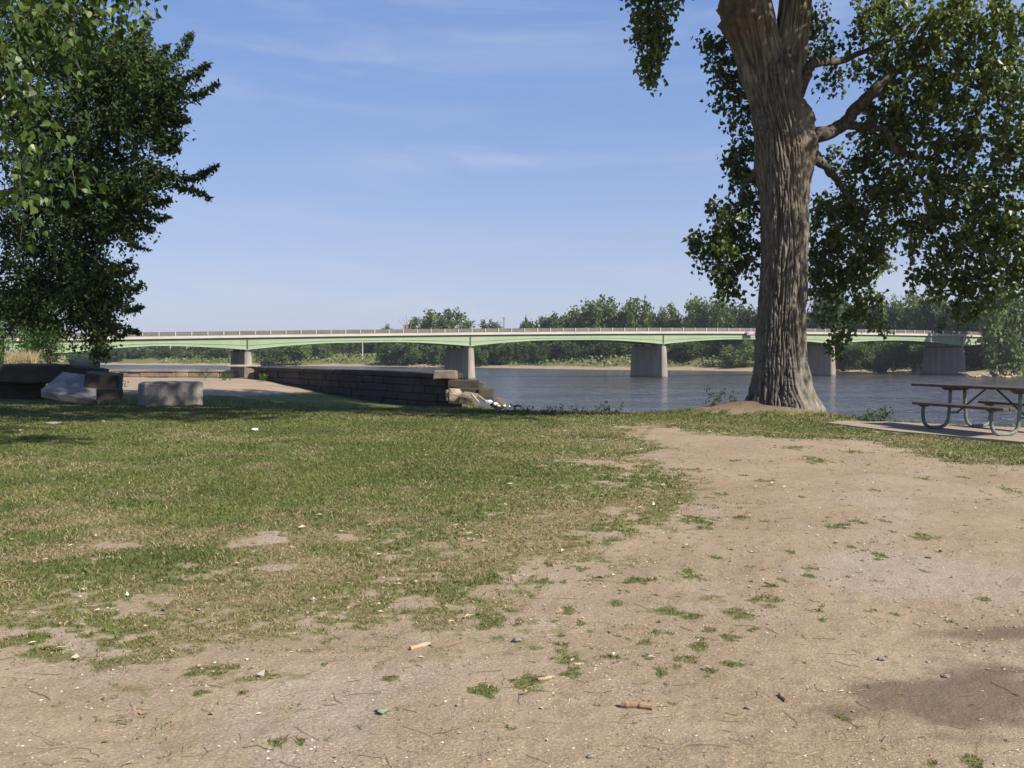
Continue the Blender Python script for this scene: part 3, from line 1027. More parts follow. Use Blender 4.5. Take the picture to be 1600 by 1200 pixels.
# freestanding block and the broken wall at the left
c, s = pxbox(206, 305, 597, 634, 25.0, 0.75)
stone('concrete_block', c + [0.02, 0.1, -0.03], (1.5, 0.95, s[2] + .06), R(32), M_conc, 'free-standing grey concrete block with a dark left end, alone on the grass', 'block', 1, 0.03, sub=24, chip=.13)
c, s = pxbox(-330, 104, 568, 598, 28.5, 1.0)
wl = stone('broken_wall', c + [0, 0, -0.02], s, R(-1), M_shadewall, 'long dark broken wall coping in the shade at the left edge', 'wall', 2, 0.07, sub=26, chip=.12)
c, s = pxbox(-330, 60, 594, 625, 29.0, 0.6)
b = stone('wall_base', c, s, R(-1), M_shadewall, None, None, 3, 0.09, sub=14)
b.parent = wl
bpy.context.view_layer.update()
b.matrix_parent_inverse = wl.matrix_world.inverted()
c, s = pxbox(100, 153, 573, 592, 28.0, .9)
stone('wall_block', c, s, R(6), M_shadewall, 'dark wedge of masonry at the right end of the long broken coping', 'stone block', 4, 0.05, tilt=(0, R(7)), sub=9, chip=.15)
c, s = pxbox(108, 142, 563, 576, 28.6, .7)
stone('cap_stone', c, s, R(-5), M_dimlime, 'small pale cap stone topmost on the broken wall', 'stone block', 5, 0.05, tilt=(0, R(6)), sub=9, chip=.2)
c, s = pxbox(126, 176, 583, 609, 26.4, .95)
stone('squared_block', c, s, R(14), M_shadewall, 'squared dark stone block leaning on the pale tilted slab', 'stone block', 6, 0.02, tilt=(R(3), R(5)), sub=9)
c, s = pxbox(62, 150, 596, 620, 25.8, 1.2)
stone('fallen_slab', c + [0, 0.1, 0], (s[0], 1.5, 0.22), R(4), M_slab, 'pale tilted slab catching the sun below the broken wall', 'stone slab', 7, 0.05, tilt=(R(20), R(9)), sub=14, chip=.3)
c, s = pxbox(148, 182, 608, 626, 25.2, .5)
stone('foot_block', c, s, R(10), M_shadewall, 'small dark block low in the grass beside the pale slab', 'stone block', 8, 0.03, sub=8)

# old lock: side wall of coursed stone running away from the camera
P0, P1 = np.array([-2.75, 40.0]), np.array([-15.6, 58.0])


def masonry(mb, p0, p1, z0, z1, thick, course, seed, lmin=0.7, lmax=1.5, ragged=0.0):
    """coursed blocks from p0 to p1, outer face on the line"""
    r = random.Random(seed)
    d = np.array(p1) - np.array(p0)
    L = np.linalg.norm(d)
    d /= L
    nrm = np.array([-d[1], d[0]])
    rz = math.atan2(d[1], d[0])
    k = int(round((z1 - z0) / course))
    ch = (z1 - z0) / k
    for q in range(k):
        x = -r.uniform(0, .5) if q % 2 else 0.0
        while x < L - 0.05:
            l = r.uniform(lmin, lmax)
            a, b_ = max(x, 0), min(x + l, L)
            x += l
            if b_ - a < .1:
                continue
            if q == k - 1 and r.random() < ragged:
                continue
            off = r.uniform(-.035, .035)
            c2 = np.array(p0) + d * (a + b_) / 2 + nrm * (thick / 2 + off)
            mb.box((c2[0], c2[1], z0 + ch * (q + .5) + r.uniform(-.006, .006)), (b_ - a - .012, thick - abs(off), ch - .012), rz + r.uniform(-.012, .012), .03)


lw = empty('lock_wall', (P0[0], P0[1], -0.8), 'long dark stone side wall of the ruined canal lock, in shade', 'wall')
mb = MB()
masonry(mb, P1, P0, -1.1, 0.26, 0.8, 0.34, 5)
mb.build('wall_face', M_shadewall, lw)
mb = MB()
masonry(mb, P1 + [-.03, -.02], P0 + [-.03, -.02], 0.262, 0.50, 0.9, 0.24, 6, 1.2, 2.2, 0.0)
mb.build('coping', M_shadewall, lw)
# lit cross wall at the far end of the lock
cw = empty('lock_end_wall', (-20, 59.2, -0.6), 'low sunlit tan stone wall closing the far end of the lock', 'wall')
mb = MB()
e1 = at(366, 585, 58.8)[:2]
e0 = at(100, 585, 60.5)[:2]
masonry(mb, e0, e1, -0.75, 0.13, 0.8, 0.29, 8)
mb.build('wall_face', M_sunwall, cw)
mb = MB()
masonry(mb, e0 + [0, -.03], e1 + [0, -.03], 0.132, 0.28, 0.85, 0.15, 9, 1.2, 2.0)
mb.build('coping', M_sunwall, cw)
# gate post stone between the two walls
a, b = at(384, 592, 58.2), at(399, 573.5, 58.2)
gpst = empty('gate_pier', (a[0], 58.5, -0.4), 'squat sunlit stone gate pier where the two lock walls meet', 'pier')
mb = MB()
masonry(mb, (a[0], 58.2), (b[0], 58.35), -0.7, 0.48, 0.9, 0.39, 10, .35, .6)
mb.build('pier_stone', M_sunwall, gpst)
mb = MB()
mb.box(((at(361, 575, 58.9)[0] + b[0]) / 2, 58.75, 0.545), (b[0] - at(361, 575, 58.9)[0] + .1, 1.15, .12), R(3), .03)
mb.build('cap_slab', M_lime, gpst)

# tumbled stones at the near end of the lock wall
def st(nm, x0, x1, y0, y1, Y, dep, rz, mat, label, seed, tilt=(0, 0), amp=.04, chip=.12):
    c, s = pxbox(x0, x1, y0, y1, Y, dep)
    return stone(nm, c, s, rz, mat, label, 'stone block', seed, amp, tilt, 9, chip)


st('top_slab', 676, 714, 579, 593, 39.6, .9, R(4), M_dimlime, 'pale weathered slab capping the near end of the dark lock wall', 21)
st('step_slab', 699, 748, 594, 606, 38.8, 1.0, R(3), M_shadewall, 'flat grey step slab right under the big bridge pier base', 22)
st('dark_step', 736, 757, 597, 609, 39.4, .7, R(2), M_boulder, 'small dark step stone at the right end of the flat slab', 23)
st('layered_block', 712, 746, 606, 617, 38.3, .8, R(-4), M_shadewall, 'brown layered block between the tan rock and square end block', 24)  # plain block in the same dark masonry colour as the wall
st('end_block', 744, 770, 607, 623, 38.2, .7, R(8), M_shadewall, 'square grey block, rightmost of the stepped stones by the water', 25, amp=.02)
st('tan_rock', 697, 720, 608, 631, 37.8, .8, R(10), M_lime, 'bright tan rock sunlit at the foot of the lock wall end', 26, (0, R(4)), .09, .35)
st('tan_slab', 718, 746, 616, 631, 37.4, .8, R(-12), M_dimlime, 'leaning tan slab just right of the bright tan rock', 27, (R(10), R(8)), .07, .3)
boulder('boulder', at(779, 628, 37.4) + [0, 0, -.05], (0.66, 0.7, 0.5), M_boulder, 'round dark boulder at the water end of the stepped stones', 'boulder', 3)
for k, (x, y, sx, sz, lab) in enumerate([(764, 628, .36, .20, 'largest white piece of litter on the bank below the square block'),
                                         (774, 631, .26, .15, 'white scrap of litter in front of the dark boulder'),
                                         (779, 634, .16, .10, 'smallest white crumb of litter under the dark boulder'),
                                         (788, 634, .14, .12, 'white litter scrap at the right foot of the boulder'),
                                         (796, 635, .12, .10, 'rightmost white scrap on the bank past the boulder')]):
    boulder('litter', at(x, y, 36.4), (sx * .8, sx * .6, sz * .7), M_litter, lab, 'litter', 30 + k * 3, 8, .9, 'white litter by the tumbled stones')
mb = MB()
mb.tube(smooth_path([at(749, 620, 36.9), at(756, 625, 36.6), at(761, 628, 36.4)], 4), [.06, .055, .055, .05, .05, .045, .045, .04][:8], 7)
tag(mb.build('driftwood', M_pale_stick), 'short pale driftwood stick poking from the rocks beside the litter', 'driftwood')
mb = MB()
mb.tube(smooth_path([at(737, 616, 37.0), at(742, 622, 36.8), at(748, 629, 36.6)], 4), .045, 7)
tag(mb.build('driftwood', M_pale_stick), 'thin tan driftwood leaning on the tan slab', 'driftwood')

# loose things on the lawn and dirt -------------------------------
def gstick(nm, x0, y0, x1, y1, r, mat, label):
    a, b = gp(x0, y0), gp(x1, y1)
    pts = wob(np.linspace(a, b, 7), .01, 1, x0)
    pts[:, 2] = [tz(p[0], p[1]) + r * .8 for p in pts]
    mb = MB()
    mb.tube(pts, r * (1 + .12 * np.sin(np.arange(7) * 2.0)), 9)
    return tag(mb.build(nm, mat), label, 'stick')


gstick('stick', 971, 1104, 1020, 1109, .0135, M_stick, 'thick short brown stick with sawn ends lying on the dirt')
gstick('stick', 641, 1016, 672, 1008, .010, M_pale_stick, 'pale forked stick at the edge of the grass and dirt')
gstick('stick', 841, 1063, 867, 1060, .006, M_pale_stick, 'thin pale stick beside a small grass tuft on the dirt')
gstick('stick', 1218, 1086, 1228, 1096, .007, M_stick, 'stubby dark stick standing out on bare dirt right of the thick stick')
gstick('stick', 898, 1037, 912, 1036, .006, M_pale_stick, 'short pinkish stick between two wide grass tufts')
for x, y, s, lab in [(808, 1001, .040, 'largest white stone on the dirt by a grass tuft'), (716, 1103, .018, 'small grey white pebble on the dirt below the lawn edge'),
                     (1377, 1030, .028, 'white stone at the left rim of the damp patch'), (1478, 1057, .026, 'pale stone in the upper damp dirt at right'),
                     (1168, 1105, .022, 'pale pebble right of the thick brown stick'), (922, 1185, .02, 'pale pebble near the bottom centre of the picture'),
                     (700, 1023, .013, 'tiny white chip above the bare dirt strip')]:
    p = gp(x, y)
    boulder('stone', (p[0], p[1], tz(p[0], p[1]) + s * .25), (s * 1.1, s * .8, s * .6), M_slab, lab, 'stone', x, 8, 1.1, 'pale stones on the dirt')
for x, y, s, lab in [(82, 663, .22, 'flat grey stone in the lawn below the tilted slab'), (398, 674, .09, 'white flat scrap on the upper lawn')]:
    p = gp(x, y)
    boulder('stone', (p[0], p[1], tz(p[0], p[1]) + .02), (s * 1.4, s, .06), M_conc if x < 100 else M_litter, lab, 'stone', x, 8, .4)


def fallen_leaf(x, y, s, lab, rz):
    p = gp(x, y)
    th = np.linspace(0, 2 * math.pi, 22, endpoint=False)
    rr = s * (0.75 + 0.25 * np.cos(3 * th) + .12 * np.cos(7 * th))
    v = np.stack([rr * np.cos(th), rr * np.sin(th), 0.006 + 0.10 * s * np.sin(2 * th + 1) + 0.08 * s], 1)
    v = np.concatenate([v, [[0, 0, 0.01]]])
    f = np.stack([np.arange(22), (np.arange(22) + 1) % 22, np.full(22, 22)], 1)
    o = link('fallen_leaf', mesh_np('fallen_leaf', v, f), M_fresh_leaf)
    o.location = (p[0], p[1], tz(p[0], p[1]) + .004)
    o.rotation_euler = (0, 0, rz)
    tag(o, lab, 'leaf')


fallen_leaf(598, 1113, .034, 'curled pale green fallen leaf on the dirt at lower left of centre', .4)
fallen_leaf(1452, 873, .030, 'bright green fallen leaf on the dirt at right', 1.2)

# ------------------------------------------------------------------ picnic table
def picnic_table():
    ax = np.array([0.28, -0.96]); ax /= np.linalg.norm(ax)
    pr = np.array([-ax[1], ax[0]])
    f0 = np.array([7.78, 16.75])
    zb = 0.038
    SP = 1.55
    root = empty('picnic_table', (*(f0 + ax * SP / 2), zb), 'brown plank picnic table on bent galvanised tube legs, on concrete', 'picnic table')
    rz = math.atan2(ax[1], ax[0])
    P3 = lambda s, p, z: np.array([*(f0 + ax * s + pr * p), zb + z])
    mid = (SP - .0) / 2

    def boards(name, p0, p1, nb, z, s0, s1, th):
        mb = MB()
        wdt = (p1 - p0) / nb
        for k in range(nb):
            s0k = s0 + (0.01 * ((k * 37) % 5 - 2))
            mb.box(P3((s0k + s1) / 2, p0 + wdt * (k + .5), z), (s1 - s0k, wdt - .012, th), rz, .006)
        return mb.build(name, M_plank, root)
    boards('tabletop', -.36, .30, 4, 0.735, -.74, SP + .5, .045)
    boards('seat', -.82, -.57, 2, 0.435, -.14, SP + .35, .045)
    boards('seat', .57, .82, 2, 0.435, -.14, SP + .35, .045)
    for s in (0.0, SP):
        for sg in (-1, 1):
            pts = [P3(s, sg * .70, .405), P3(s, sg * .715, .30), P3(s, sg * .70, .16), P3(s, sg * .66, .075), P3(s, sg * .57, .026),
                   P3(s, sg * .45, .022), P3(s, sg * .34, .026), P3(s, sg * .235, .07), P3(s, sg * .185, .17), P3(s, sg * .165, .36), P3(s, sg * .15, .69)]
            mb = MB()
            mb.tube(smooth_path(pts, 5), .030, 12)
            mb.build('leg', M_galv, root, True)
        for (q0, q1, zt, hh) in ((-.34, .28, .712, .055), (-.80, -.58, .412, .03), (.58, .80, .412, .03)):
            mb = MB()
            c0, c1 = P3(s - .025, q0, zt), P3(s - .025, q1, zt)
            ins = .09 if q1 - q0 > .4 else .05
            b0, b1 = P3(s - .025, q0 + ins, zt - hh), P3(s - .025, q1 - ins, zt - hh)
            t_ = np.array([ax[0], ax[1], 0]) * .05
            v = np.array([c0, c1, b1, b0, c0 + t_, c1 + t_, b1 + t_, b0 + t_])
            mb.raw(v, np.array([[0, 3, 2, 1], [4, 5, 6, 7], [0, 1, 5, 4], [1, 2, 6, 5], [2, 3, 7, 6], [3, 0, 4, 7]]))
            mb.build('bracket', M_bracket, root)
        mb = MB()
        mb.tube([P3(s, -.17, .27), P3(s, .17, .27)], .016, 8)
        mb.build('crossbar', M_bracket, root)
    for s, e in ((0.0, .55), (SP, SP - .55)):
        mb = MB()
        mb.tube([P3(s, 0, .27), P3(e + (.10 if s == 0 else -.10), 0, .70)], .017, 8)
        mb.build('brace', M_bracket, root)


picnic_table()

# ------------------------------------------------------------------ foliage builders
def leaf_cloud(pos, size, nrm_bias, tmpl, faces, tint, droop=0.5):
    """place a template leaf at every position with random, partly drooping orientation"""
    n = len(pos)
    d = rng.normal(size=(n, 3))
    d[:, 2] -= droop * 2.0
    d += nrm_bias
    d /= np.linalg.norm(d, axis=1)[:, None]
    r = rng.normal(size=(n, 3))
    r[:, 2] += 0.6
    x = np.cross(d, r)
    x /= np.linalg.norm(x, axis=1)[:, None] + 1e-9
    z = np.cross(x, d)
    s = np.asarray(size)[:, None, None]
    v = (tmpl[None, :, 0:1] * x[:, None] + tmpl[None, :, 1:2] * d[:, None] + tmpl[None, :, 2:3] * z[:, None]) * s + pos[:, None]
    k = len(tmpl)
    f = [(np.arange(n)[:, None, None] * k + fc[None]).reshape(-1, fc.shape[1]) for fc in faces]
    return v.reshape(-1, 3), f, np.repeat(tint, k)


T_DELTOID = np.array([[0, 0, 0], [.46, .10, .10], [.36, .52, .06], [0, 1.05, -.08], [-.36, .52, .06], [-.46, .10, .10]])
F_DELTOID = [np.array([[0, 1, 2, 3], [0, 3, 4, 5]])]
T_DELT2 = np.array([[0, .02, 0], [.28, -.04, .08], [.50, .16, .12], [.45, .42, .10], [.24, .72, .03], [0, 1.12, -.12],
                    [-.24, .72, .03], [-.45, .42, .10], [-.50, .16, .12], [-.28, -.04, .08], [0, .45, -.01]])
F_DELT2 = [np.array([[0, 1, 2, 10], [10, 2, 3, 4], [10, 6, 7, 8], [10, 8, 9, 0]]), np.array([[10, 4, 5], [10, 5, 6]])]
T_OVAL = np.array([[0, 0, 0], [.26, .35, .05], [.0, 1, -.05], [-.26, .35, .05]])
F_OVAL = [np.array([[0, 1, 2], [0, 2, 3]])]
T_CARD = np.array([[0, -.5, 0], [.5, -.1, .12], [.32, .45, -.05], [-.25, .5, .1], [-.5, -.05, -.08]])
F_CARD = [np.array([[0, 1, 2, 3, 4]])]


class Foliage:
    def __init__(self, tmpl, faces):
        self.t, self.fc = tmpl, faces
        self.p, self.s, self.ti, self.dr = [], [], [], []
        self.tw = MB()

    def leaves(self, pos, size, tint):
        self.p.append(np.asarray(pos)); self.s.append(size); self.ti.append(np.clip(tint, 0, 1))

    def twig(self, a, d, L, nl, size, r=0.004, spread=.09, tint=None, geom=True, droop=.3):
        """one leafy twig from a along d"""
        t = np.linspace(0, 1, 5)[:, None]
        pts = a + d * L * t + np.array([0, 0, -droop * L]) * t ** 2
        if geom:
            self.tw.tube(pts, np.linspace(r, r * .4, 5), 3, False)
        q = rng.random(nl) ** .8
        base = a + d * L * q[:, None] + np.array([0, 0, -droop * L]) * (q ** 2)[:, None]
        base = base + rng.normal(size=(nl, 3)) * spread
        self.leaves(base, size * rng.uniform(.7, 1.25, nl), (tint if tint is not None else rng.random()) * .6 + .4 * rng.random(nl))

    def clump(self, c, rad, ntw, nl, size, L=.35, droop=.35, out=0.7, geom=True, spread=.08, hollow=.35, tint=None):
        c = np.asarray(c, float)
        rad = np.broadcast_to(np.asarray(rad, float), (3,))
        u = rng.normal(size=(ntw, 3))
        u /= np.linalg.norm(u, axis=1)[:, None]
        rr = hollow + (1 - hollow) * rng.random(ntw) ** .6
        for k in range(ntw):
            a = c + u[k] * rad * rr[k] * .85
            d = u[k] * out + rng.normal(size=3) * .55
            d /= np.linalg.norm(d)
            self.twig(a, d, L * rng.uniform(.6, 1.3), nl, size, geom=geom, droop=droop, spread=spread, tint=tint)

    def build(self, name, mat, parent, droop=.5):
        P = np.concatenate(self.p)
        v, f, ti = leaf_cloud(P, np.concatenate(self.s), np.zeros(3), self.t, self.fc, np.concatenate(self.ti), droop)
        M = np.array(parent.matrix_world.inverted())
        v = v @ M[:3, :3].T + M[:3, 3]
        o = link(name, mesh_np(name, v, f, {'tint': ti}), mat, parent)
        if self.tw.n:
            self.tw.build('twigs', M_twig, parent)
        return o


# ------------------------------------------------------------------ the big cottonwood on the bank
def big_tree():
    root = empty('cottonwood_tree', (TRUNK[0], TRUNK[1], 0), 'massive furrowed cottonwood with burls rising from the river bank at right', 'tree')
    Y = 21.2
    prof = [(662, 1152, 1290), (650, 1158, 1284), (640, 1163, 1282), (628, 1167, 1276), (612, 1171, 1268), (590, 1175, 1264.5), (560, 1178, 1261), (520, 1180.5, 1260), (480, 1184, 1260), (430, 1187.5, 1262),
            (380, 1189, 1263), (320, 1187, 1264), (260, 1183, 1266), (220, 1178, 1263), (200, 1176, 1257), (160, 1169, 1248), (120, 1161, 1246), (95, 1168, 1240), (82, 1180, 1230), (76, 1194, 1214)]
    rows = []
    for y, l, r in prof:
        a, b = at(l, y, Y), at(r, y, Y)
        rows.append([(a[0] + b[0]) / 2, Y, a[2], (b[0] - a[0]) / 2])
    S = smooth_path(rows, 24)
    na_ = 300
    th = np.linspace(0, 2 * math.pi, na_, endpoint=False)
    Z = S[:, 2][:, None] + 0 * th
    CT, ST = np.cos(th)[None], np.sin(th)[None]
    rad = S[:, 3][:, None] * (1 - 0.0 * CT)
    # buttress lobes near the ground
    low = sst(1.7, -0.1, Z)
    lobes = low * (0.13 * np.cos(5 * th + 0.6)[None] + 0.08 * np.cos(3 * th - 1)[None] + .05 * np.cos(9 * th)[None]) * S[:, 3][:, None]
    rad = rad * 0.945 + lobes
    def pn(fr, st, z0):
        wv = 0.30 * perlin(CT * 3 + 0 * Z, ST * 3 + 0 * Z, Z * .9 + z0)
        return perlin(CT * fr + 0 * Z + wv, ST * fr + 0 * Z + wv, Z * st + z0)
    p1, p2, p3 = pn(7.2, 1.05, 2.0), pn(13, 2.4, 9.0), pn(4.0, .7, 30.0)
    p4 = pn(5.0, 5.5, 50.0)
    fur = np.maximum(np.maximum(np.exp(-(p1 / .17) ** 2), .62 * np.exp(-(p2 / .16) ** 2)), .5 * np.exp(-(p4 / .09) ** 2))
    fade = 1 - 0.65 * sst(1.9, .4, Z) * sst(.15, .5, CT)      # smoother, peeled patch low on the right
    disp = (-0.075 * fur + .02 + .018 * p3) * fade + 0.03 * fbm(CT * 1.5 + 0 * Z, ST * 1.5 + 0 * Z, Z * .9, 3) + 0.010 * fbm(CT * 22 + 0 * Z, ST * 22 + 0 * Z, Z * 9, 3)
    furrow = fur * fade
    # burls
    burl = np.zeros_like(Z)
    for (bx, by, dY, br, bh) in ((1258, 180, -.12, .36, .36), (1262, 232, -.22, .48, .20), (1178, 268, .0, .42, .10), (1262, 172, -.2, .25, .12)):
        bc = at(bx, by, Y + dY)
        px_, py_, pz_ = S[:, 0][:, None] + rad * CT, S[:, 1][:, None] + rad * ST, Z
        d = np.sqrt((px_ - bc[0]) ** 2 + (py_ - bc[1]) ** 2 + ((pz_ - bc[2]) * .8) ** 2)
        e = np.exp(-(d / br) ** 2 * 1.6)
        burl = burl + e * bh
        disp = disp * (1 - .75 * e) + e * bh * (1 + .45 * fbm(px_ * 9, py_ * 9, pz_ * 9, 3))
    rr = rad + disp
    v = np.stack([S[:, 0][:, None] + rr * CT, S[:, 1][:, None] + rr * ST, Z], -1).reshape(-1, 3)
    nr_ = len(S)
    ii = np.arange(nr_ - 1)[:, None] * na_
    jj = np.arange(na_)[None]
    f = np.stack([ii + jj, ii + (jj + 1) % na_, ii + na_ + (jj + 1) % na_, ii + na_ + jj], -1).reshape(-1, 4)
    mb = MB()
    mb.raw(v, f, np.clip(burl.ravel() * 5, 0, .85))
    FUR = [furrow.ravel() * (1 - np.clip(burl.ravel() * 4, 0, .6))]
    # the fork: two great limbs above the frame line
    def limb(pts, rads, n=40, na2=150, amp=.05, tint=0.0, knob=None):
        P = smooth_path(np.concatenate([np.asarray(pts), np.asarray(rads)[:, None]], 1), 14)
        m_ = len(P)
        c_, rr_ = P[:, :3], P[:, 3]
        tan = np.gradient(c_, axis=0)
        tan /= np.linalg.norm(tan, axis=1)[:, None]
        a2 = np.linspace(0, 2 * math.pi, na2, endpoint=False)
        u = np.cross(tan, [0.02, 1, 0.03]); u /= np.linalg.norm(u, axis=1)[:, None]
        w_ = np.cross(tan, u)
        zz = np.cumsum(np.r_[0, np.linalg.norm(np.diff(c_, axis=0), axis=1)])
        fr = np.maximum(3, rr_.mean() * 22)
        q = 1 - 2.1 * np.abs(perlin(np.cos(a2)[None] * fr * .6 + 0 * zz[:, None], np.sin(a2)[None] * fr * .6 + 0 * zz[:, None], zz[:, None] * .8 + pts[0][0] * 3))
        fu = np.exp(-(((q - 1) / 2.1) / .17) ** 2)
        ra = rr_[:, None] * 1.02 - .055 * fu * np.minimum(1, rr_[:, None] / .35)
        FUR.append(fu.ravel())
        tn = np.zeros((m_, na2)) + tint
        if knob is not None:
            p_ = c_[:, None] + ra[..., None] * (np.cos(a2)[None, :, None] * u[:, None] + np.sin(a2)[None, :, None] * w_[:, None])
            for (kc, kr, kh) in knob:
                e = np.exp(-(np.linalg.norm(p_ - kc, axis=2) / kr) ** 2 * 1.4)
                ra = ra + e * kh * (1 + 1.1 * fbm(p_[..., 0] * 6, p_[..., 1] * 6, p_[..., 2] * 6, 4))
                tn = np.clip(tn + e * .8, 0, .75)
        v_ = c_[:, None] + ra[..., None] * (np.cos(a2)[None, :, None] * u[:, None] + np.sin(a2)[None, :, None] * w_[:, None])
        i_ = np.arange(m_ - 1)[:, None] * na2
        j_ = np.arange(na2)[None]
        ff = np.stack([i_ + j_, i_ + (j_ + 1) % na2, i_ + na2 + (j_ + 1) % na2, i_ + na2 + j_], -1).reshape(-1, 4)
        mb.raw(v_.reshape(-1, 3), ff, tn.ravel())
    limb([at(1206, 230, Y), at(1196, 130, Y), at(1180, 60, Y), at(1168, 0, Y), at(1150, -60, Y), at(1120, -180, Y - .5), at(1060, -360, Y - 1)], [.15, .48, .50, .47, .45, .40, .28],
         knob=[(at(1146, 48, Y - .3), .45, .20), (at(1142, 10, Y - .2), .40, .20), (at(1165, 25, Y - .5), .5, .14)])
    limb([at(1222, 220, Y + .1), at(1228, 130, Y + .1), at(1236, 65, Y + .1), at(1243, 5, Y + .1), at(1250, -60, Y), at(1270, -200, Y + .3), at(1300, -420, Y + .8), at(1310, -640, Y + 1)], [.12, .36, .37, .35, .34, .33, .28, .18])
    tro = mb.build('trunk', M_bark, root, True)
    fa = tro.data.attributes.new('furrow', 'FLOAT', 'POINT')
    fa.data.foreach_set('value', np.concatenate(FUR).astype(np.float32))

    # branches that show against the sky, each one a tapering bent limb
    def branch(pxs, rads, seed):
        pts = [at(x, y, 21 + (yy + 1.6 + 1.1 * min(1, max(0, (x - 1385) / 50)) - 21) * min(1, (x - 1262) / 70) if x > 1262 else yy) for x, y, yy in pxs]
        P = smooth_path(np.concatenate([np.array(pts), np.array(rads)[:, None]], 1), 7)
        b = MB()
        b.tube(wob(P[:, :3], .06, 1, seed), P[:, 3] * (1 + .10 * perlin(np.arange(len(P)) * .9, seed + .3, .2)), 12)
        b.build('branch', M_limb, root, True)
        return P[:, :3]
    br = []
    br.append(branch([(1230, 222, 21.2), (1290, 208, 20.6), (1318, 194, 20.2), (1345, 165, 19.8), (1372, 135, 19.4), (1410, 100, 19), (1470, 40, 18.6)], [.22, .17, .15, .14, .12, .08, .015], 1))
    br.append(branch([(1318, 196, 20.2), (1350, 198, 20.0), (1385, 205, 19.4), (1400, 238, 19), (1430, 246, 18.8), (1470, 252, 18.6), (1500, 280, 18.4)], [.10, .075, .07, .065, .05, .04, .01], 2))
    br.append(branch([(1228, 190, 21.3), (1252, 140, 21.3), (1264, 104, 21.2), (1285, 96, 21), (1320, 92, 20.8), (1352, 78, 20.5), (1400, 60, 20)], [.12, .12, .11, .09, .08, .06, .03], 3))
    br.append(branch([(1236, 225, 21.2), (1284, 256, 21), (1302, 274, 20.8), (1314, 292, 20.6), (1326, 310, 20.2), (1340, 330, 20)], [.12, .10, .085, .06, .04, .01], 4))
    br.append(branch([(1470, 252, 18.6), (1463, 232, 18.5), (1470, 215, 18.4), (1500, 208, 18.2), (1560, 190, 18)], [.045, .04, .035, .025, .008], 5))
    br.append(branch([(1180, 270, 21.2), (1160, 300, 21.3), (1145, 335, 21.4), (1120, 370, 21.4)], [.06, .045, .03, .012], 6))
    br.append(branch([(1166, 150, 21.6), (1145, 140, 21.9), (1120, 120, 22)], [.09, .05, .015], 7))
    if 0: br.append(branch([(1316, 300, 20.6), (1308, 420, 20.2), (1304, 470, 20.1), (1270, 495, 20)], [.05, .03, .02, .008], 8))
    br.append(branch([(1410, 100, 19), (1460, 110, 18.6), (1540, 140, 18), (1620, 160, 17.6), (1750, 180, 17)], [.075, .065, .055, .04, .012], 9))

    fo = Foliage(T_DELTOID, F_DELTOID)
    C = lambda x, y, r, yy, ntw, nl=13, size=.088, L=.32, dep=None, **k: fo.clump(at(x, y, yy), np.array([r, dep or r, r]) / F * np.array([yy, yy if dep is None else F, yy]), ntw, nl, size, L, **k)
    # mass to the right of the trunk
    random.seed(5)
    for (x, y, r, yy, ntw) in [(1365, 20, 36, 20, 30), (1400, 70, 42, 19.4, 38), (1450, 40, 50, 18.8, 44), (1520, 30, 55, 18.2, 46), (1580, 50, 50, 17.6, 40),
                               (1375, 120, 26, 19.6, 16), (1420, 140, 46, 18.8, 40), (1490, 120, 55, 18.2, 48), (1560, 130, 55, 17.6, 44), (1380, 175, 30, 19.3, 20),
                               (1360, 225, 30, 19.8, 20), (1410, 210, 40, 18.9, 34), (1470, 200, 50, 18.2, 40), (1540, 210, 55, 17.8, 44), (1600, 220, 50, 17.2, 36),
                               (1345, 265, 30, 20.0, 22), (1385, 290, 40, 19.4, 36), (1440, 290, 46, 18.6, 36), (1500, 300, 50, 18.0, 38), (1570, 300, 55, 17.6, 40),
                               (1330, 320, 30, 20.2, 26), (1370, 350, 40, 19.8, 36), (1290, 330, 26, 20.9, 18), (1300, 375, 34, 20.6, 32), (1345, 405, 36, 20.2, 32),
                               (1440, 365, 32, 18.8, 22), (1490, 370, 44, 18.2, 34), (1550, 380, 50, 17.8, 38), (1600, 350, 46, 17.2, 30),
                               (1285, 420, 28, 20.6, 26), (1330, 440, 26, 20.3, 18), (1375, 395, 20, 20, 12), (1440, 420, 22, 18.8, 12), (1480, 425, 30, 18.4, 20), (1520, 450, 28, 18.2, 18), (1570, 430, 40, 17.8, 26),
                               (1340, 475, 20, 20.2, 10), (1295, 490, 14, 20.2, 6), (1310, 530, 16, 20, 8), (1280, 460, 16, 20.5, 8), (1375, 465, 14, 20, 5), (1500, 480, 16, 18.2, 7), (1372, 510, 10, 19.8, 4),
                               (1285, 30, 20, 21, 12), (1275, 70, 18, 21.3, 9), (1300, 90, 16, 21, 6), (1290, 125, 10, 21, 3), (1310, 115, 8, 20.9, 2), (1300, 245, 13, 21, 4), (1310, 150, 6, 20.6, 1), (1345, 105, 14, 20.4, 4), (1330, 60, 10, 20.6, 3),
                               (1660, 100, 60, 17, 30), (1680, 250, 60, 16.8, 30), (1690, 380, 55, 17, 24), (1640, 420, 40, 17.2, 18)]:
        C(x, y, r * .97, yy + 2.4, int(ntw * 1.5), dep=r * .018, size=.105, hollow=.15)
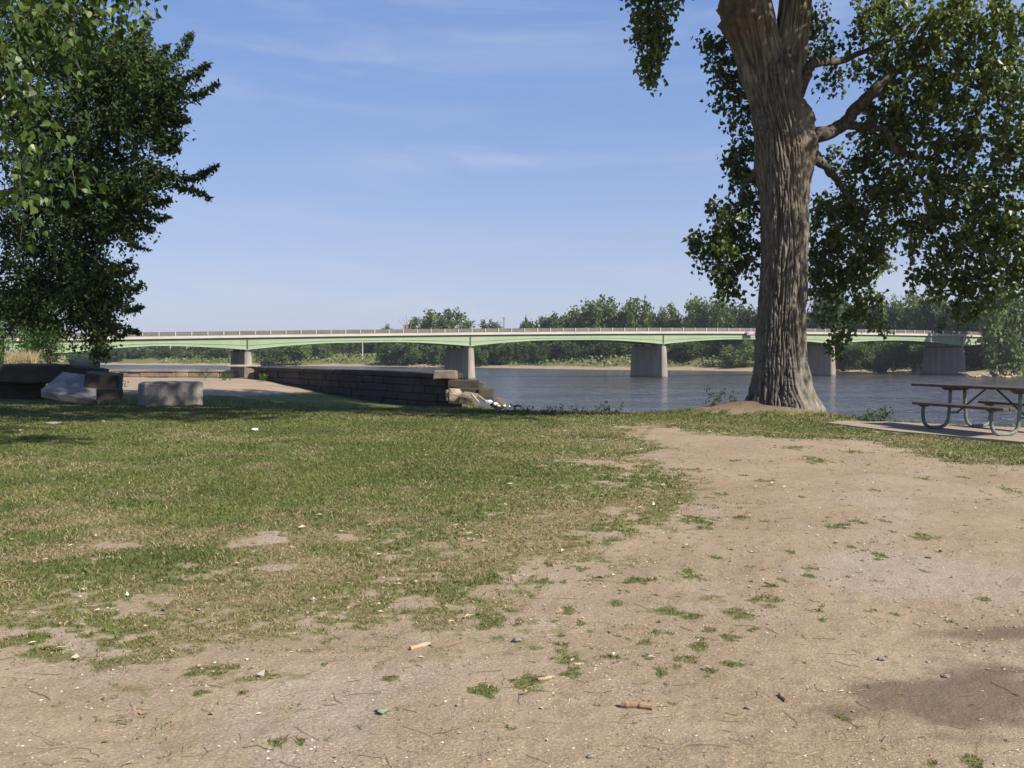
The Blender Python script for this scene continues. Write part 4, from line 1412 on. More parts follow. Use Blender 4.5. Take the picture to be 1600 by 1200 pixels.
    # sprays left of the trunk, darker against the sky
    for (x, y, r, yy, ntw) in [(1105, 68, 12, 22, 7), (1130, 85, 18, 22, 14), (1150, 110, 22, 22, 18), (1130, 130, 14, 22, 8), (1145, 160, 16, 22, 11), (1160, 185, 14, 22, 8),
                               (1155, 235, 14, 21.9, 9), (1165, 270, 20, 21.8, 16), (1150, 252, 10, 21.9, 5), (1172, 220, 10, 21.8, 6), (1172, 310, 20, 21.8, 14),
                               (1120, 330, 14, 21.6, 9), (1150, 345, 28, 21.7, 26), (1110, 372, 20, 21.6, 15), (1090, 374, 10, 21.6, 5), (1135, 390, 24, 21.6, 20), (1165, 385, 22, 21.8, 18), (1120, 412, 14, 21.6, 8),
                               (1140, 430, 13, 21.6, 7), (1165, 420, 9, 21.6, 4), (1135, 452, 10, 21.6, 5), (1150, 440, 8, 21.6, 3)]:
        C(x, y, r, yy, int(ntw * 1.4) + 1, 13, .1, dep=r * .02, tint=.1)
    # the strand hanging from an upper limb
    for (x, y, r, ntw) in [(1000, 6, 14, 9), (1025, 4, 14, 8), (1055, 2, 10, 4), (1012, 28, 16, 12), (1032, 30, 12, 8), (1008, 55, 14, 10), (1028, 55, 14, 10), (1020, 80, 15, 11), (1034, 70, 8, 4), (1015, 103, 11, 8), (1014, 120, 7, 4), (995, 20, 8, 4)]:
        C(x, y, r, 19.5, ntw + 2, 12, .095, .22, dep=r * .018)
    mbs = MB()
    mbs.tube(wob(smooth_path([at(1120, -180, 20.7), at(1060, -80, 20), at(1030, -10, 19.6), at(1018, 60, 19.5), at(1015, 115, 19.5)], 6), .05, 1, 3), np.linspace(.06, .006, 25)[:len(smooth_path(np.zeros((5, 3)), 6))], 6)
    mbs.build('branch', M_twig, root, True)
    fo.build('foliage', M_leaf_cw, root, .55)
    # the high crown, above the picture: it throws the shade on the bank and the lock
    hi = Foliage(T_DELTOID, F_DELTOID)
    r2 = random.Random(11)
    n_ok = 0
    while n_ok < 235:
        sx, sy, z = r2.uniform(-15, 5.0), r2.uniform(20.6, 50), r2.uniform(8.5, 21)
        if sy < (20.9 + .85 * max(0, -1.3 - sx) if sx > -7 else 22.6) or (sy > 48 + 1.2 * (sx + 9)):
            continue
        x, y = sx + .953 * z, sy - .715 * z
        if abs(x - TRUNK[0]) > 10 or abs(y - TRUNK[1] - 2) > 12 or (z - CAM_Z - 1.5) / y < .40:
            continue
        if min(math.hypot(sx + 8.6, sy - 25.5), math.hypot(sx + 11.4, sy - 26.5)) < 1.9 and r2.random() < .85:
            continue
        if x - TRUNK[0] > 5.0 or (abs((sx - TRUNK[0]) * .6 + (sy - TRUNK[1]) * .8) < 1.9 and r2.random() < .60) or (sx < -10.5 and sy < 26.5):
            continue
        n_ok += 1
        hi.clump((x, y, z), (1.25, 1.1, .9), 22, 13, .22, .7, geom=False, spread=.22)
    # a few thin sprays on the sunward side dapple the trunk
    for (tzz, d, n_) in ((8, 5, 5), (6.2, 7, 5), (4.6, 8.5, 5), (3.4, 9, 4), (2.1, 10, 5), (1.0, 11, 3), (5.4, 6, 4), (7.2, 4.5, 4), (2.8, 7.5, 3)):
        x, y, z = TRUNK[0] + .8 * d - .1, TRUNK[1] - .6 * d, tzz + d * .839
        if (z - CAM_Z - .8) / y < .39 and x / y < .56:
            continue
        hi.clump((x, y, z), (.6, .6, .55), n_ + 6, 10, .14, .5, geom=False, spread=.14)
    hi.build('upper_crown', M_leaf_cw, root, .4)
    return br


big_tree()


# ------------------------------------------------------------------ dark maple at the left
def left_tree():
    root = empty('maple_tree', (-12.2, 20.5, 0), 'dark dense maple with pointed upswept sprays filling the left edge', 'tree')
    mb = MB()
    P = smooth_path([(-12.2, 20.5, -.1, .42), (-12.1, 20.4, 1.5, .34), (-12.0, 20.3, 3.5, .3), (-11.8, 20.2, 6, .24), (-11.6, 20, 9, .15), (-11.5, 20, 12, .06)], 8)
    mb.tube(wob(P[:, :3], .1, 1, 2), P[:, 3] * (1 + .05 * np.sin(np.arange(len(P)))), 16)
    mb.build('trunk', M_twig, root, True)
    fo = Foliage(T_OVAL, F_OVAL)
    bm = MB()

    def finger(pts, w0, Y, n, size=.075, dens=1.0):
        """a spray: boughs along the path, leaves tapering towards its tip"""
        Q = smooth_path([at(x, y, Y + dy) for x, y, dy in pts], 10)
        seg = np.r_[0, np.cumsum(np.linalg.norm(np.diff(Q, axis=0), axis=1))]
        t = rng.random(n) ** .85 * seg[-1]
        base = np.stack([np.interp(t, seg, Q[:, k]) for k in range(3)], 1)
        ww = w0 / F * Y * (1 - .78 * (t / seg[-1]))
        off = rng.normal(size=(n, 3)) * ww[:, None] * .55
        off[:, 2] *= .75
        tw = base + off
        fo.leaves(tw, size * rng.uniform(.7, 1.3, n), .2 + .55 * rng.random(n) + .25 * rng.random())
        bm.tube(Q, np.linspace(.035, .006, len(Q)), 5, False)
    # body of the crown
    for (x, y, r, yy, ntw) in [(60, 80, 70, 20, 90), (130, 100, 70, 19.5, 100), (200, 110, 55, 19, 80), (250, 140, 45, 18.6, 60), (60, 190, 75, 20, 90), (150, 190, 75, 19.3, 105), (225, 195, 55, 18.8, 70),
                               (80, 280, 70, 19.8, 90), (160, 270, 65, 19.3, 85), (215, 290, 45, 18.8, 50), (40, 340, 70, 20, 80), (120, 350, 62, 19.6, 80), (190, 340, 40, 19, 45),
                               (60, 410, 60, 19.8, 70), (130, 420, 45, 19.4, 55), (160, 450, 40, 19.1, 45), (30, 470, 50, 20, 50), (130, 480, 34, 19.2, 38), (160, 490, 26, 19.1, 22), (-60, 100, 90, 20, 60), (-60, 280, 90, 20, 60), (-70, 430, 80, 20, 40),
                               (0, 10, 70, 20, 50), (90, 20, 50, 19.6, 44), (148, 520, 16, 19, 9), (150, 545, 9, 19, 5), (100, 500, 24, 19.3, 16), (70, 470, 30, 19.8, 22), (130, 300, 60, 22, 50), (60, 200, 80, 22.5, 50), (100, 440, 50, 22, 34), (160, 150, 60, 21.5, 40)]:
        fo.clump(at(x, y, yy), (r / F * yy * .9, r / F * yy * .8, r / F * yy * .85), int(ntw * 1.6), 26, .098, .34, .10, spread=.085, geom=False, hollow=.15)
    fg = [([(180, 110, 0), (215, 75, 0), (233, 28, 0)], 20, 330), ([(225, 110, 0), (275, 90, 0), (299, 52, 0)], 20, 330), ([(250, 135, 0), (295, 122, 0), (326, 99, 0)], 17, 300),
          ([(250, 150, 0), (305, 150, 0), (341, 130, 0)], 14, 300), ([(250, 190, 0), (275, 190, 0), (297, 186, 0)], 13, 160), ([(240, 215, 0), (265, 224, 0), (280, 216, 0)], 14, 160), ([(235, 232, 0), (260, 236, 0), (281, 232, 0)], 12, 140),
          ([(215, 250, 0), (262, 268, 0), (300, 280, 0), (338, 259, 0)], 17, 420), ([(230, 265, 0), (275, 290, 0), (310, 300, 0), (330, 312, 0)], 14, 260), ([(210, 300, 0), (245, 316, 0), (264, 312, 0)], 18, 240), ([(205, 320, 0), (240, 340, 0), (264, 338, 0)], 14, 200),
          ([(190, 340, 0), (225, 356, 0), (241, 356, 0)], 13, 160), ([(180, 350, 0), (205, 380, 0), (232, 391, 0)], 9, 150), ([(150, 400, 0), (185, 415, 0), (204, 405, 0)], 13, 150), ([(160, 415, 0), (195, 425, 0), (214, 416, 0)], 11, 140),
          ([(165, 440, 0), (205, 452, 0), (223, 443, 0)], 13, 180), ([(165, 470, 0), (200, 484, 0), (222, 478, 0)], 14, 190), ([(160, 490, 0), (190, 512, 0), (218, 519, 0)], 12, 170), ([(140, 500, 0), (158, 530, 0), (150, 556, 0)], 14, 170),
          ([(165, 500, 0), (185, 525, 0), (196, 520, 0)], 9, 80), ([(150, 540, 0), (162, 552, 0), (170, 553, 0)], 6, 40), ([(190, 100, 0), (205, 60, 0), (222, 50, 0)], 14, 160), ([(170, 90, 0), (180, 60, 0), (190, 52, 0)], 12, 120), ([(245, 110, 0), (252, 85, 0), (262, 70, 0)], 10, 110)]
    for pts, w0, n in fg:
        finger(pts, w0, 18.8, int(n * 1.7), .085)
    fo.build('foliage', M_leaf_elm, root, .2)
    bm.build('boughs', M_twig, root)


left_tree()


# ------------------------------------------------------------------ cottonwood limb overhanging the camera from the left / above
def overhanging_tree():
    root = empty('overhanging_cottonwood', (5.0, -7.0, 0), 'near cottonwood whose big bright leaves hang into the upper left corner', 'tree')
    mb = MB()
    P = smooth_path([(5, -7, -.1, .6), (4.9, -6.9, 2, .48), (4.6, -6.5, 5, .42), (4.0, -5.5, 8, .36), (3, -3, 10.5, .28), (1.5, 2, 12.2, .2), (0, 7, 12.6, .13), (-1.5, 11, 12.5, .05)], 8)
    mb.tube(wob(P[:, :3], .12, 1, 4), P[:, 3], 16)
    mb.build('trunk', M_bark, root, True)
    mb = MB()
    P = smooth_path([(1.5, 2, 12.2, .14), (-1.5, 4.5, 11, .10), (-3.4, 6.5, 8.8, .06), (-4.0, 7.4, 6.4, .03), (-4.2, 7.6, 4.6, .012), (-4.1, 7.6, 3.6, .005)], 8)
    mb.tube(wob(P[:, :3], .08, 1, 6), P[:, 3], 10)
    mb.build('branch', M_twig, root, True)
    fo = Foliage(T_DELT2, F_DELT2)
    for (x, y, r, yy, ntw, nl) in [(40, 30, 40, 7.4, 9, 9), (110, 20, 40, 7.6, 9, 9), (165, 15, 34, 7.8, 8, 8), (205, 8, 20, 7.9, 5, 7), (20, 90, 40, 7.2, 7, 9), (80, 80, 36, 7.5, 6, 8), (130, 50, 26, 7.7, 5, 7),
                                   (30, 130, 34, 7.2, 6, 8), (60, 140, 22, 7.4, 4, 7), (15, 180, 24, 7.3, 3, 7), (30, 230, 30, 7.4, 4, 7), (80, 235, 36, 7.6, 5, 7), (95, 262, 30, 7.7, 4, 7), (50, 280, 30, 7.6, 4, 7), (40, 310, 20, 7.6, 2, 6), (-40, 60, 60, 7.2, 9, 9), (-40, 180, 50, 7.2, 6, 8),
                                   (60, -60, 80, 7.6, 14, 9), (160, -70, 70, 7.8, 12, 9), (-30, -60, 80, 7.3, 12, 9), (220, -60, 40, 8, 6, 9)]:
        q = r / F * yy
        fo.clump(at(x, y, yy), (q, q * 1.2, q), int(ntw * 1.25), nl, .066, .22, .6, .4, spread=.055, hollow=.1)
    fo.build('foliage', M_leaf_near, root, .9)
    hi = Foliage(T_DELTOID, F_DELTOID)
    r2 = random.Random(4)
    # crown over and ahead of the camera, far above the frame; it shades the left bank and the ruin
    for k in range(60):
        x, y, z = r2.uniform(-2.5, 5.5), r2.uniform(5.0, 13.5), r2.uniform(9.8, 12.3)
        sx, sy = x - .8 * 1.19 * z, y + .6 * 1.19 * z
        # leave the middle of the lawn in the sun
        if sy < 19.0 + .25 * (sx + 12) and sx > -13:
            continue
        if sx > -4.5 or min(math.hypot(sx + 8.6, sy - 25.5), math.hypot(sx + 11.4, sy - 26.5)) < 1.9:
            continue
        hi.clump((x, y, z), (1.0, 1.0, .7), 13, 12, .17, .6, geom=False, spread=.2)
    for (gx, gy) in ((10, 640), (60, 640), (20, 672), (100, 632), (330, 648), (260, 640), (180, 636), (400, 640), (470, 632), (350, 628), (-30, 650), (30, 688), (-20, 690), (130, 652), (215, 652), (300, 655), (390, 652), (70, 622), (150, 622), (60, 655), (470, 640)):
        g = gp(gx, gy)
        z = 12.0
        hi.clump((g[0] + .8 * 1.19 * z, g[1] - .6 * 1.19 * z, z), (.85, .55, .4), 13, 12, .17, .5, geom=False, spread=.18)
    hi.build('upper_crown', M_leaf_cw, root, .4)


overhanging_tree()


# ------------------------------------------------------------------ bushes and reeds behind the ruin at the left
def bush(x0, x1, y0, y1, Y, mat, label, n=90, size=.10, cat='bush', nm='bush', seed=0, stem=True):
    a, b = at(x0, y1, Y), at(x1, y0, Y)
    w_, h_ = b[0] - a[0], b[2] - a[2]
    root = empty(nm, ((a[0] + b[0]) / 2, Y, a[2]), label, cat)
    fo = Foliage(T_OVAL, F_OVAL)
    r2 = random.Random(seed + 3)
    for k in range(9):
        t = r2.random()
        fo.clump((a[0] + w_ * r2.uniform(.2, .8), Y + r2.uniform(-.25, .25) * w_, a[2] + h_ * (.18 + .62 * t)), (w_ * .26 * (1.1 - .5 * t), w_ * .26, h_ * .24), max(6, n // 9), 22, size, .5, .1, geom=False, spread=size * 1.3, hollow=.1)
    fo.build('foliage', mat, root, .2)
    if stem:
        mb = MB()
        for k in range(4):
            e = np.array([(a[0] + b[0]) / 2 + r2.uniform(-.3, .3) * w_, Y + r2.uniform(-.2, .2), a[2] + h_ * .7])
            mb.tube(quad_bezier([(a[0] + b[0]) / 2 + r2.uniform(-.1, .1), Y, a[2] - .2], [(a[0] + b[0]) / 2 + r2.uniform(-.2, .2) * w_, Y, a[2] + h_ * .3], e, 6), np.linspace(.05, .012, 6), 5, False)
        mb.build('stem', M_twig, root)
    return root


bush(-40, 40, 440, 572, 47, M_leaf_bush, 'tall sunlit bush at the far left edge behind the dark wall', 240, .15, seed=1)
bush(20, 72, 425, 572, 50, M_leaf_bush, 'tallest bright bush under the maple behind the dark wall', 260, .15, seed=2)
bush(52, 98, 490, 568, 46, M_leaf_bush, 'low round bush right of the reeds beside the bridge end', 180, .13, seed=3)
mb = MB()
for k in range(420):
    p = at(rng.uniform(12, 56), 571, rng.uniform(42.5, 44.5))
    hgt = rng.uniform(.35, .75)
    mb.tube(quad_bezier(p - [0, 0, .2], p + [rng.normal() * .04, 0, hgt * .6], p + [rng.normal() * .16, rng.normal() * .1, hgt], 4), [.012, .01, .008, .003], 3, False, rng.random())
m_, t_ = new_mat('reed')
finish(t_, t_.ramp(t_.attr('tint'), [(0, (0.22, 0.17, 0.08)), (1, (0.48, 0.38, 0.22))]), .8)
tag(mb.build('dry_reeds', m_), 'patch of tall tan dry reeds before the bushes at left', 'reeds', kind='stuff')
for k, (x, y, Y, h, lab) in enumerate([(318, 590, 56, .42, 'small green weed at the foot of the sunlit lock wall'), (352, 592, 54, .22, 'tiny weed on the dirt near the lock gate pier'), (186, 604, 44, .35, 'leafy weed between the ruined wall and the free block'), (410, 593, 55, .2, 'low weed at the foot of the dark lock wall')]):
    p = at(x, y, Y)
    r_ = empty('weed', p, lab, 'weed')
    fo = Foliage(T_OVAL, F_OVAL)
    fo.clump(p + [0, 0, h * .4], (h * .8, h * .6, h * .5), 12, 12, .10, .25, -.1, spread=.05, geom=False)
    fo.build('foliage', M_leaf_bush, r_, -.3)
# weeds on the crest of the bank, dark against the water
for k, (x, y, h, lab) in enumerate([(868, 645, .22, 'second dark weed from the left on the bank crest against the river'), (912, 648, .24, 'third dark weed from the left on the bank crest against the river'), (955, 650, .20, 'dark weed on the bank crest nearest below the pier in mid river'),
                                    (1128, 645, .28, 'thin weed at the left foot of the big trunk'), (1378, 655, .28, 'spreading green weed at the rear edge of the concrete pad'), (1360, 656, .2, 'small weed just left of the spreading weed behind the concrete pad'), (820, 643, .2, 'leftmost dark weed on the bank crest, right of the white litter')]):
    Yw = 20.6 if x < 1200 else 18.4
    p = at(x, y + 5, Yw)
    p[2] = tz(p[0], p[1])
    r_ = empty('weed', p, lab, 'weed')
    fo = Foliage(T_OVAL, F_OVAL)
    h *= .7
    fo.clump(p + [0, 0, h * .35], (h * 2.2, h * .8, h * .5), 22, 9, .06, .16, -.2, spread=.03, geom=True, hollow=.1)
    fo.build('foliage', M_leaf_elm if x < 1200 else M_leaf_bush, r_, -.4)


# ------------------------------------------------------------------ bridge
def bridge_xy(i):
    return np.array([-41.3 + 34.3 * i, 150 * (1 + .078 * i)])


BD = np.array([34.3, 11.7]); BD /= np.linalg.norm(BD)
BN = np.array([-BD[1], BD[0]])          # away from the camera
PD = np.array([-0.487, 0.873])          # long axis of the piers
_pi = np.array([-.722, 0, 1, 2, 3, 3.42, 3.87, 4.13])
_pz = np.array([3.57, 4.0, 4.76, 5.2, 5.23, 5.15, 5.02, 4.85])
_co = np.polyfit(_pi, _pz, 3)
deck_z = lambda i: np.polyval(_co, i)
PIERS = [-0.73, 0, 1, 2, 3, 3.87, 4.6]


def depth_at(i):
    d = np.min(np.abs(np.asarray(i)[..., None] - np.array(PIERS)), -1)
    q = np.clip(1 - d / .40, 0, 1)
    return 1.36 + .86 * q ** 1.7


def bridge():
    root = empty('girder_bridge', (*bridge_xy(2), WATER_Z), 'long pale green haunched girder bridge on concrete piers across the river', 'bridge')
    I = np.unique(np.concatenate([np.linspace(-1.25, 4.7, 260), PIERS]))
    xy = np.array([bridge_xy(k) for k in I])
    zt = deck_z(I)
    dp = depth_at(I)

    def sweep(name, prof, mat):
        """prof: list of (offset away from the camera, z array)"""
        mb = MB()
        m_ = len(prof)
        V = np.stack([np.column_stack([xy + BN * o, z]) for o, z in prof], 1).reshape(-1, 3)
        ii = np.arange(len(I) - 1)[:, None] * m_
        jj = np.arange(m_)[None]
        j3 = (jj + 1) % m_
        f = np.stack([ii + jj, ii + m_ + jj, ii + m_ + j3, ii + j3], -1).reshape(-1, 4)
        mb.raw(V, f)
        mb.f.setdefault(m_, []).append(np.array([np.arange(m_), (np.arange(m_) + (len(I) - 1) * m_)[::-1]]))
        return mb.build(name, mat, root)
    sweep('deck', [(-.34, zt), (9.2, zt), (9.2, zt - .38), (-.34, zt - .38)], M_fascia)
    for o in (0.0, 3.0, 6.0, 8.7):
        sweep('girder', [(o, zt - .384), (o + .05, zt - .384), (o + .05, zt - dp), (o, zt - dp)], M_green)
        sweep('flange', [(o - .16, zt - dp + .002), (o + .21, zt - dp + .002), (o + .21, zt - dp - .05), (o - .16, zt - dp - .05)], M_flange)
    # longitudinal stiffener line that follows the haunch
    q = np.clip(1 - np.min(np.abs(I[:, None] - np.array(PIERS)), -1) / .40, 0, 1)
    zs = zt - .5 - (dp - .5) * .60 + .0 * q
    msk = q > .05
    sweep('stiffener', [(-.07, zs), (-.002, zs), (-.002, zs - .05), (-.07, zs - .05)], M_flange)
    for k in PIERS[1:6]:
        p = bridge_xy(k)
        z = float(deck_z(k)); d = 2.2
        mb = MB()
        mb.box((*(p - BN * .06), z - .43 - (d - .43) / 2), (.16, .10, d - .44), math.atan2(BD[1], BD[0]))
        mb.build('joint_plate', M_dkgreen, root)
    # railing, both sides
    for o in (-.24, 9.0):
        sweep('rail', [(o, zt + .66), (o + .09, zt + .66), (o + .09, zt + .40), (o, zt + .40)], M_rail)
        sweep('rail', [(o, zt + .34), (o + .09, zt + .34), (o + .09, zt + .12), (o, zt + .12)], M_rail)
        sweep('kerb', [(o - .06, zt + .10), (o + .25, zt + .10), (o + .25, zt + .002), (o - .06, zt + .002)], M_rail)
        if o < 0:
            for k in np.arange(-1.2, 4.65, 2.35 / 36.24):
                p = bridge_xy(k) + BN * (o - .075)
                z = float(deck_z(k))
                mb = MB()
                mb.box((*p, z + .345), (.11, .13, .66), math.atan2(BD[1], BD[0]))
                mb.build('rail_post', M_post, root)
    # piers with battered sides and rounded noses
    for n_, k in enumerate(PIERS[:6]):
        z0 = float(deck_z(k) - depth_at(np.array([k]))[0] - .40)
        c0 = bridge_xy(k)
        L = 8.9 if 0 < n_ < 5 else 8.6
        zb_ = WATER_Z - 1.5
        mb = MB()
        rings = []
        per = np.array([PD[1], -PD[0]])
        hgt = z0 - WATER_Z
        for z, ex in ((zb_, .0), (WATER_Z + hgt * .22, 1.0), (WATER_Z + hgt * .22 + .03, 1.25), (z0 - .5, 2.0), (z0 - .46, 1.9), (z0, 1.9)):
            grow = .30 * (z0 - z) / (z0 - WATER_Z) if z < z0 - .48 else -.04
            hw = .55 + grow * .6 + (.0)
            e0, e1 = -.3 - grow, L + grow
            ring = []
            for t in np.linspace(-math.pi / 2, math.pi / 2, 9):
                ring.append(c0 + PD * (e0 + hw * .35 - hw * .55 * math.cos(t)) + per * hw * math.sin(t))
            for t in np.linspace(math.pi / 2, 3 * math.pi / 2, 9):
                ring.append(c0 + PD * (e1 - hw * .35 - hw * .55 * math.cos(t)) + per * hw * math.sin(t))
            rings.append(np.column_stack([np.array(ring), np.full(18, z)]))
        v = np.concatenate(rings)
        ii = np.arange(len(rings) - 1)[:, None] * 18
        jj = np.arange(18)[None]
        f = np.stack([ii + jj, ii + (jj + 1) % 18, ii + 18 + (jj + 1) % 18, ii + 18 + jj], -1).reshape(-1, 4)
        mb.raw(v, f)
        mb.f.setdefault(18, []).append(np.array([(len(rings) - 1) * 18 + np.arange(18)]))
        pr_ = mb.build('pier', M_pier, root)
        for o in (0.15, 3.1, 6.1, 8.3):
            mb = MB()
            p = c0 + PD * o
            mb.box((*p, z0 + .17), (.5, .5, .36), math.atan2(BD[1], BD[0]))
            bo = mb.build('bearing', M_dkgreen, root)
            bo.parent = pr_
            bo.matrix_parent_inverse = pr_.matrix_basis.inverted()
    # small sign board hung on the railing near the big trunk
    s0 = bridge_xy(2.49)
    z = float(deck_z(2.49))
    sg = empty('sign_board', (*s0, z), 'small mauve sign board hung on the bridge railing just left of the trunk', 'sign')
    mb = MB()
    mb.box((*(s0 - BN * .70), z - .28), (1.75, .08, .78), math.atan2(BD[1], BD[0]))
    mb.build('panel', M_sign, sg)
    mb = MB()
    for dz, ww in ((-.12, 1.1), (-.30, .95)):
        mb.box((*(s0 - BN * .75 + BD * .05), z + dz), (ww, .02, .12), math.atan2(BD[1], BD[0]))
    mb.build('pale_band', M_sign_pale, sg)
    mb = MB()
    for s_ in (-.6, .6):
        mb.box((*(s0 - BN * .60 + BD * s_), z + .02), (.06, .09, .5), math.atan2(BD[1], BD[0]))
    mb.build('hanger', M_dkgreen, sg)


bridge()

# ------------------------------------------------------------------ far bank trees
def crown_mesh(seed, kind='round', ncl=84, per=52, size=.050):
    """unit tree crown: 1 tall, leaf clumps over an uneven outline"""
    r = np.random.default_rng(seed)
    P = []
    T = []
    nl = 20
    lobes = []
    for k in range(nl):
        a = r.uniform(0, 6.28)
        z = r.uniform(.25, .80)
        rr = {'round': .30, 'tall': .22, 'wide': .40, 'willow': .32}[kind] * math.sqrt(max(.05, 1 - ((z - .55) / .5) ** 2)) * r.uniform(.5, 1.05)
        lobes.append((rr * math.cos(a), rr * math.sin(a), z, r.uniform(.13, .22)))
    lobes.append((r.normal() * .08, r.normal() * .08, .84, .14)); lobes.append((r.normal() * .05, 0, .6, .2)); lobes.append((r.normal() * .05, 0, .4, .2))
    for k in range(ncl):
        lx, ly, lz, lr = lobes[k % len(lobes)]
        u = r.normal(size=3); u /= np.linalg.norm(u)
        c = np.array([lx, ly, lz]) + u * lr * r.uniform(.5, 1.0) * [1, 1, .85]
        n = int(per * r.uniform(.6, 1.4))
        q = r.normal(size=(n, 3)) * .05
        if kind == 'willow':
            q[:, 2] = -np.abs(q[:, 2]) * 2.2
        P.append(c + q)
        T.append(np.clip(r.random() * .55 + r.random(n) * .45, 0, 1))
    P = np.concatenate(P)
    T = np.concatenate(T)
    P[:, 2] = np.maximum(.05 + (P[:, 2] - np.quantile(P[:, 2], .01)) * .95 / (np.quantile(P[:, 2], .997) - np.quantile(P[:, 2], .01)), .02)
    global rng
    keep = rng
    rng = r
    v, f, ti = leaf_cloud(P, size * r.uniform(.5, 1.2, len(P)), np.zeros(3), T_CARD, F_CARD, T, .1)
    rng = keep
    return v, f, ti


CROWNS = {}
for kind, seeds in (('round', (1, 2, 3, 4)), ('tall', (5, 6)), ('wide', (7, 8)), ('willow', (9, 10))):
    for s in seeds:
        v, f, ti = crown_mesh(s, kind)
        CROWNS.setdefault(kind, []).append((v, f, ti))
_cm = {}


def crown_data(kind, idx, mat):
    key = (kind, idx, mat.name)
    if key not in _cm:
        v, f, ti = CROWNS[kind][idx % len(CROWNS[kind])]
        me = mesh_np('crown', v, f, {'tint': ti})
        me.materials.append(mat)
        _cm[key] = me
    return _cm[key]


def trunk_data():
    mb = MB()
    mb.tube(smooth_path([(0, 0, -.04), (.01, 0, .2), (-.01, .01, .45), (.01, 0, .75)], 4), np.linspace(.022, .006, len(smooth_path(np.zeros((4, 3)), 4))), 7, False)
    for k in range(6):
        a = k * 1.1
        mb.tube(quad_bezier((0, 0, .25 + k * .06), (.1 * math.cos(a), .1 * math.sin(a), .4 + k * .06), (.2 * math.cos(a), .2 * math.sin(a), .5 + k * .06), 5), np.linspace(.009, .003, 5), 4, False)
    return mesh_np('trunk', np.concatenate(mb.v), [np.concatenate(x) for x in mb.f.values()])


TR = trunk_data()
TR.materials.append(M_far_bark)
_fi = [0]


def far_tree(px, ytop, wpx, Y, kind, mat, label, ybase=None, nm='tree', cat='tree', group=None):
    X = (px - 800) / F * Y
    zb = tz(X, Y) if ybase is None else at(px, ybase, Y)[2]
    zt_ = at(px, ytop, Y)[2]
    h = zt_ - zb
    kw = {'round': .86, 'tall': .66, 'wide': 1.04, 'willow': .9}[kind]
    sx = wpx / F * Y / kw
    o = empty(nm, (X, Y, zb), label, cat, group)
    k = _fi[0]; _fi[0] += 1
    c = bpy.data.objects.new('crown', crown_data(kind, k, mat))
    c.scale = (sx, sx, h)
    c.rotation_euler = (0, 0, k * 2.4)
    c.parent = o
    COL.objects.link(c)
    t = bpy.data.objects.new('trunk', TR)
    t.scale = (h, h, h)
    t.rotation_euler = (0, 0, k * 1.7)
    t.parent = o
    COL.objects.link(t)
    return o


FL, FD, FM = M_leaf_far_light, M_leaf_far_dark, M_leaf_far
# trees that stand up above the bridge deck
far_tree(697, 484, 84, 335, 'wide', FM, 'broad domed tree alone above the bridge deck over the second pier')
far_tree(648, 497, 42, 345, 'round', FM, 'low tree beside the bare dead branches left of the domed tree')
far_tree(605, 509, 28, 350, 'round', FD, 'smallest dark treetop just showing over the deck at left')
far_tree(768, 501, 42, 345, 'round', FD, 'low dark treetop left of the slim utility pole')
far_tree(823, 498, 26, 330, 'round', FD, 'left one of the two small round treetops right of the utility pole')
far_tree(849, 496, 36, 330, 'round', FM, 'right one of the two small treetops, feathery, right of the utility pole')
far_tree(897, 482, 52, 295, 'round', FL, 'pale sloping tree at the left end of the tall grove')
far_tree(937, 465, 74, 288, 'round', FM, 'tallest rounded tree of the grove left of the third pier')
far_tree(992, 467, 70, 284, 'wide', FM, 'wide tree with open top straight above the third pier')
far_tree(1044, 476, 42, 282, 'round', FL, 'airy rounded tree just right of the third pier')
far_tree(1090, 467, 44, 275, 'tall', FL, 'pale upright tree, left of the pair nearest the trunk')
far_tree(1124, 465, 40, 270, 'tall', FL, 'pale upright tree, right of the pair nearest the trunk')
far_tree(1160, 476, 62, 262, 'wide', FD, 'dark tree whose right half hides behind the big trunk')
far_tree(1206, 470, 64, 255, 'round', FD, 'dark tree seen only in part behind the big trunk')
far_tree(1296, 443, 66, 238, 'round', FM, 'tall tree just right of the trunk under the hanging leaves')
far_tree(1340, 466, 60, 235, 'round', FD, 'dark tree behind the lowest hanging sprays right of the trunk')
far_tree(1375, 468, 50, 230, 'round', FM, 'mid green tree between the sprays and the sky gap')
far_tree(1420, 456, 60, 226, 'round', FL, 'pale domed tree under the gap of sky at right')
far_tree(1462, 455, 56, 222, 'round', FD, 'darkest tree right of the pale domed one')
far_tree(1505, 470, 60, 215, 'wide', FD, 'dark wide tree above the last pier')
far_tree(1548, 462, 60, 208, 'round', FM, 'tree behind the right end of the bridge')
far_tree(1585, 432, 100, 186, 'willow', FL, 'big pale willowy tree on the bank at the right edge', 590)
far_tree(1562, 512, 46, 188, 'willow', FL, 'pale sapling hiding the right end of the bridge', 588)
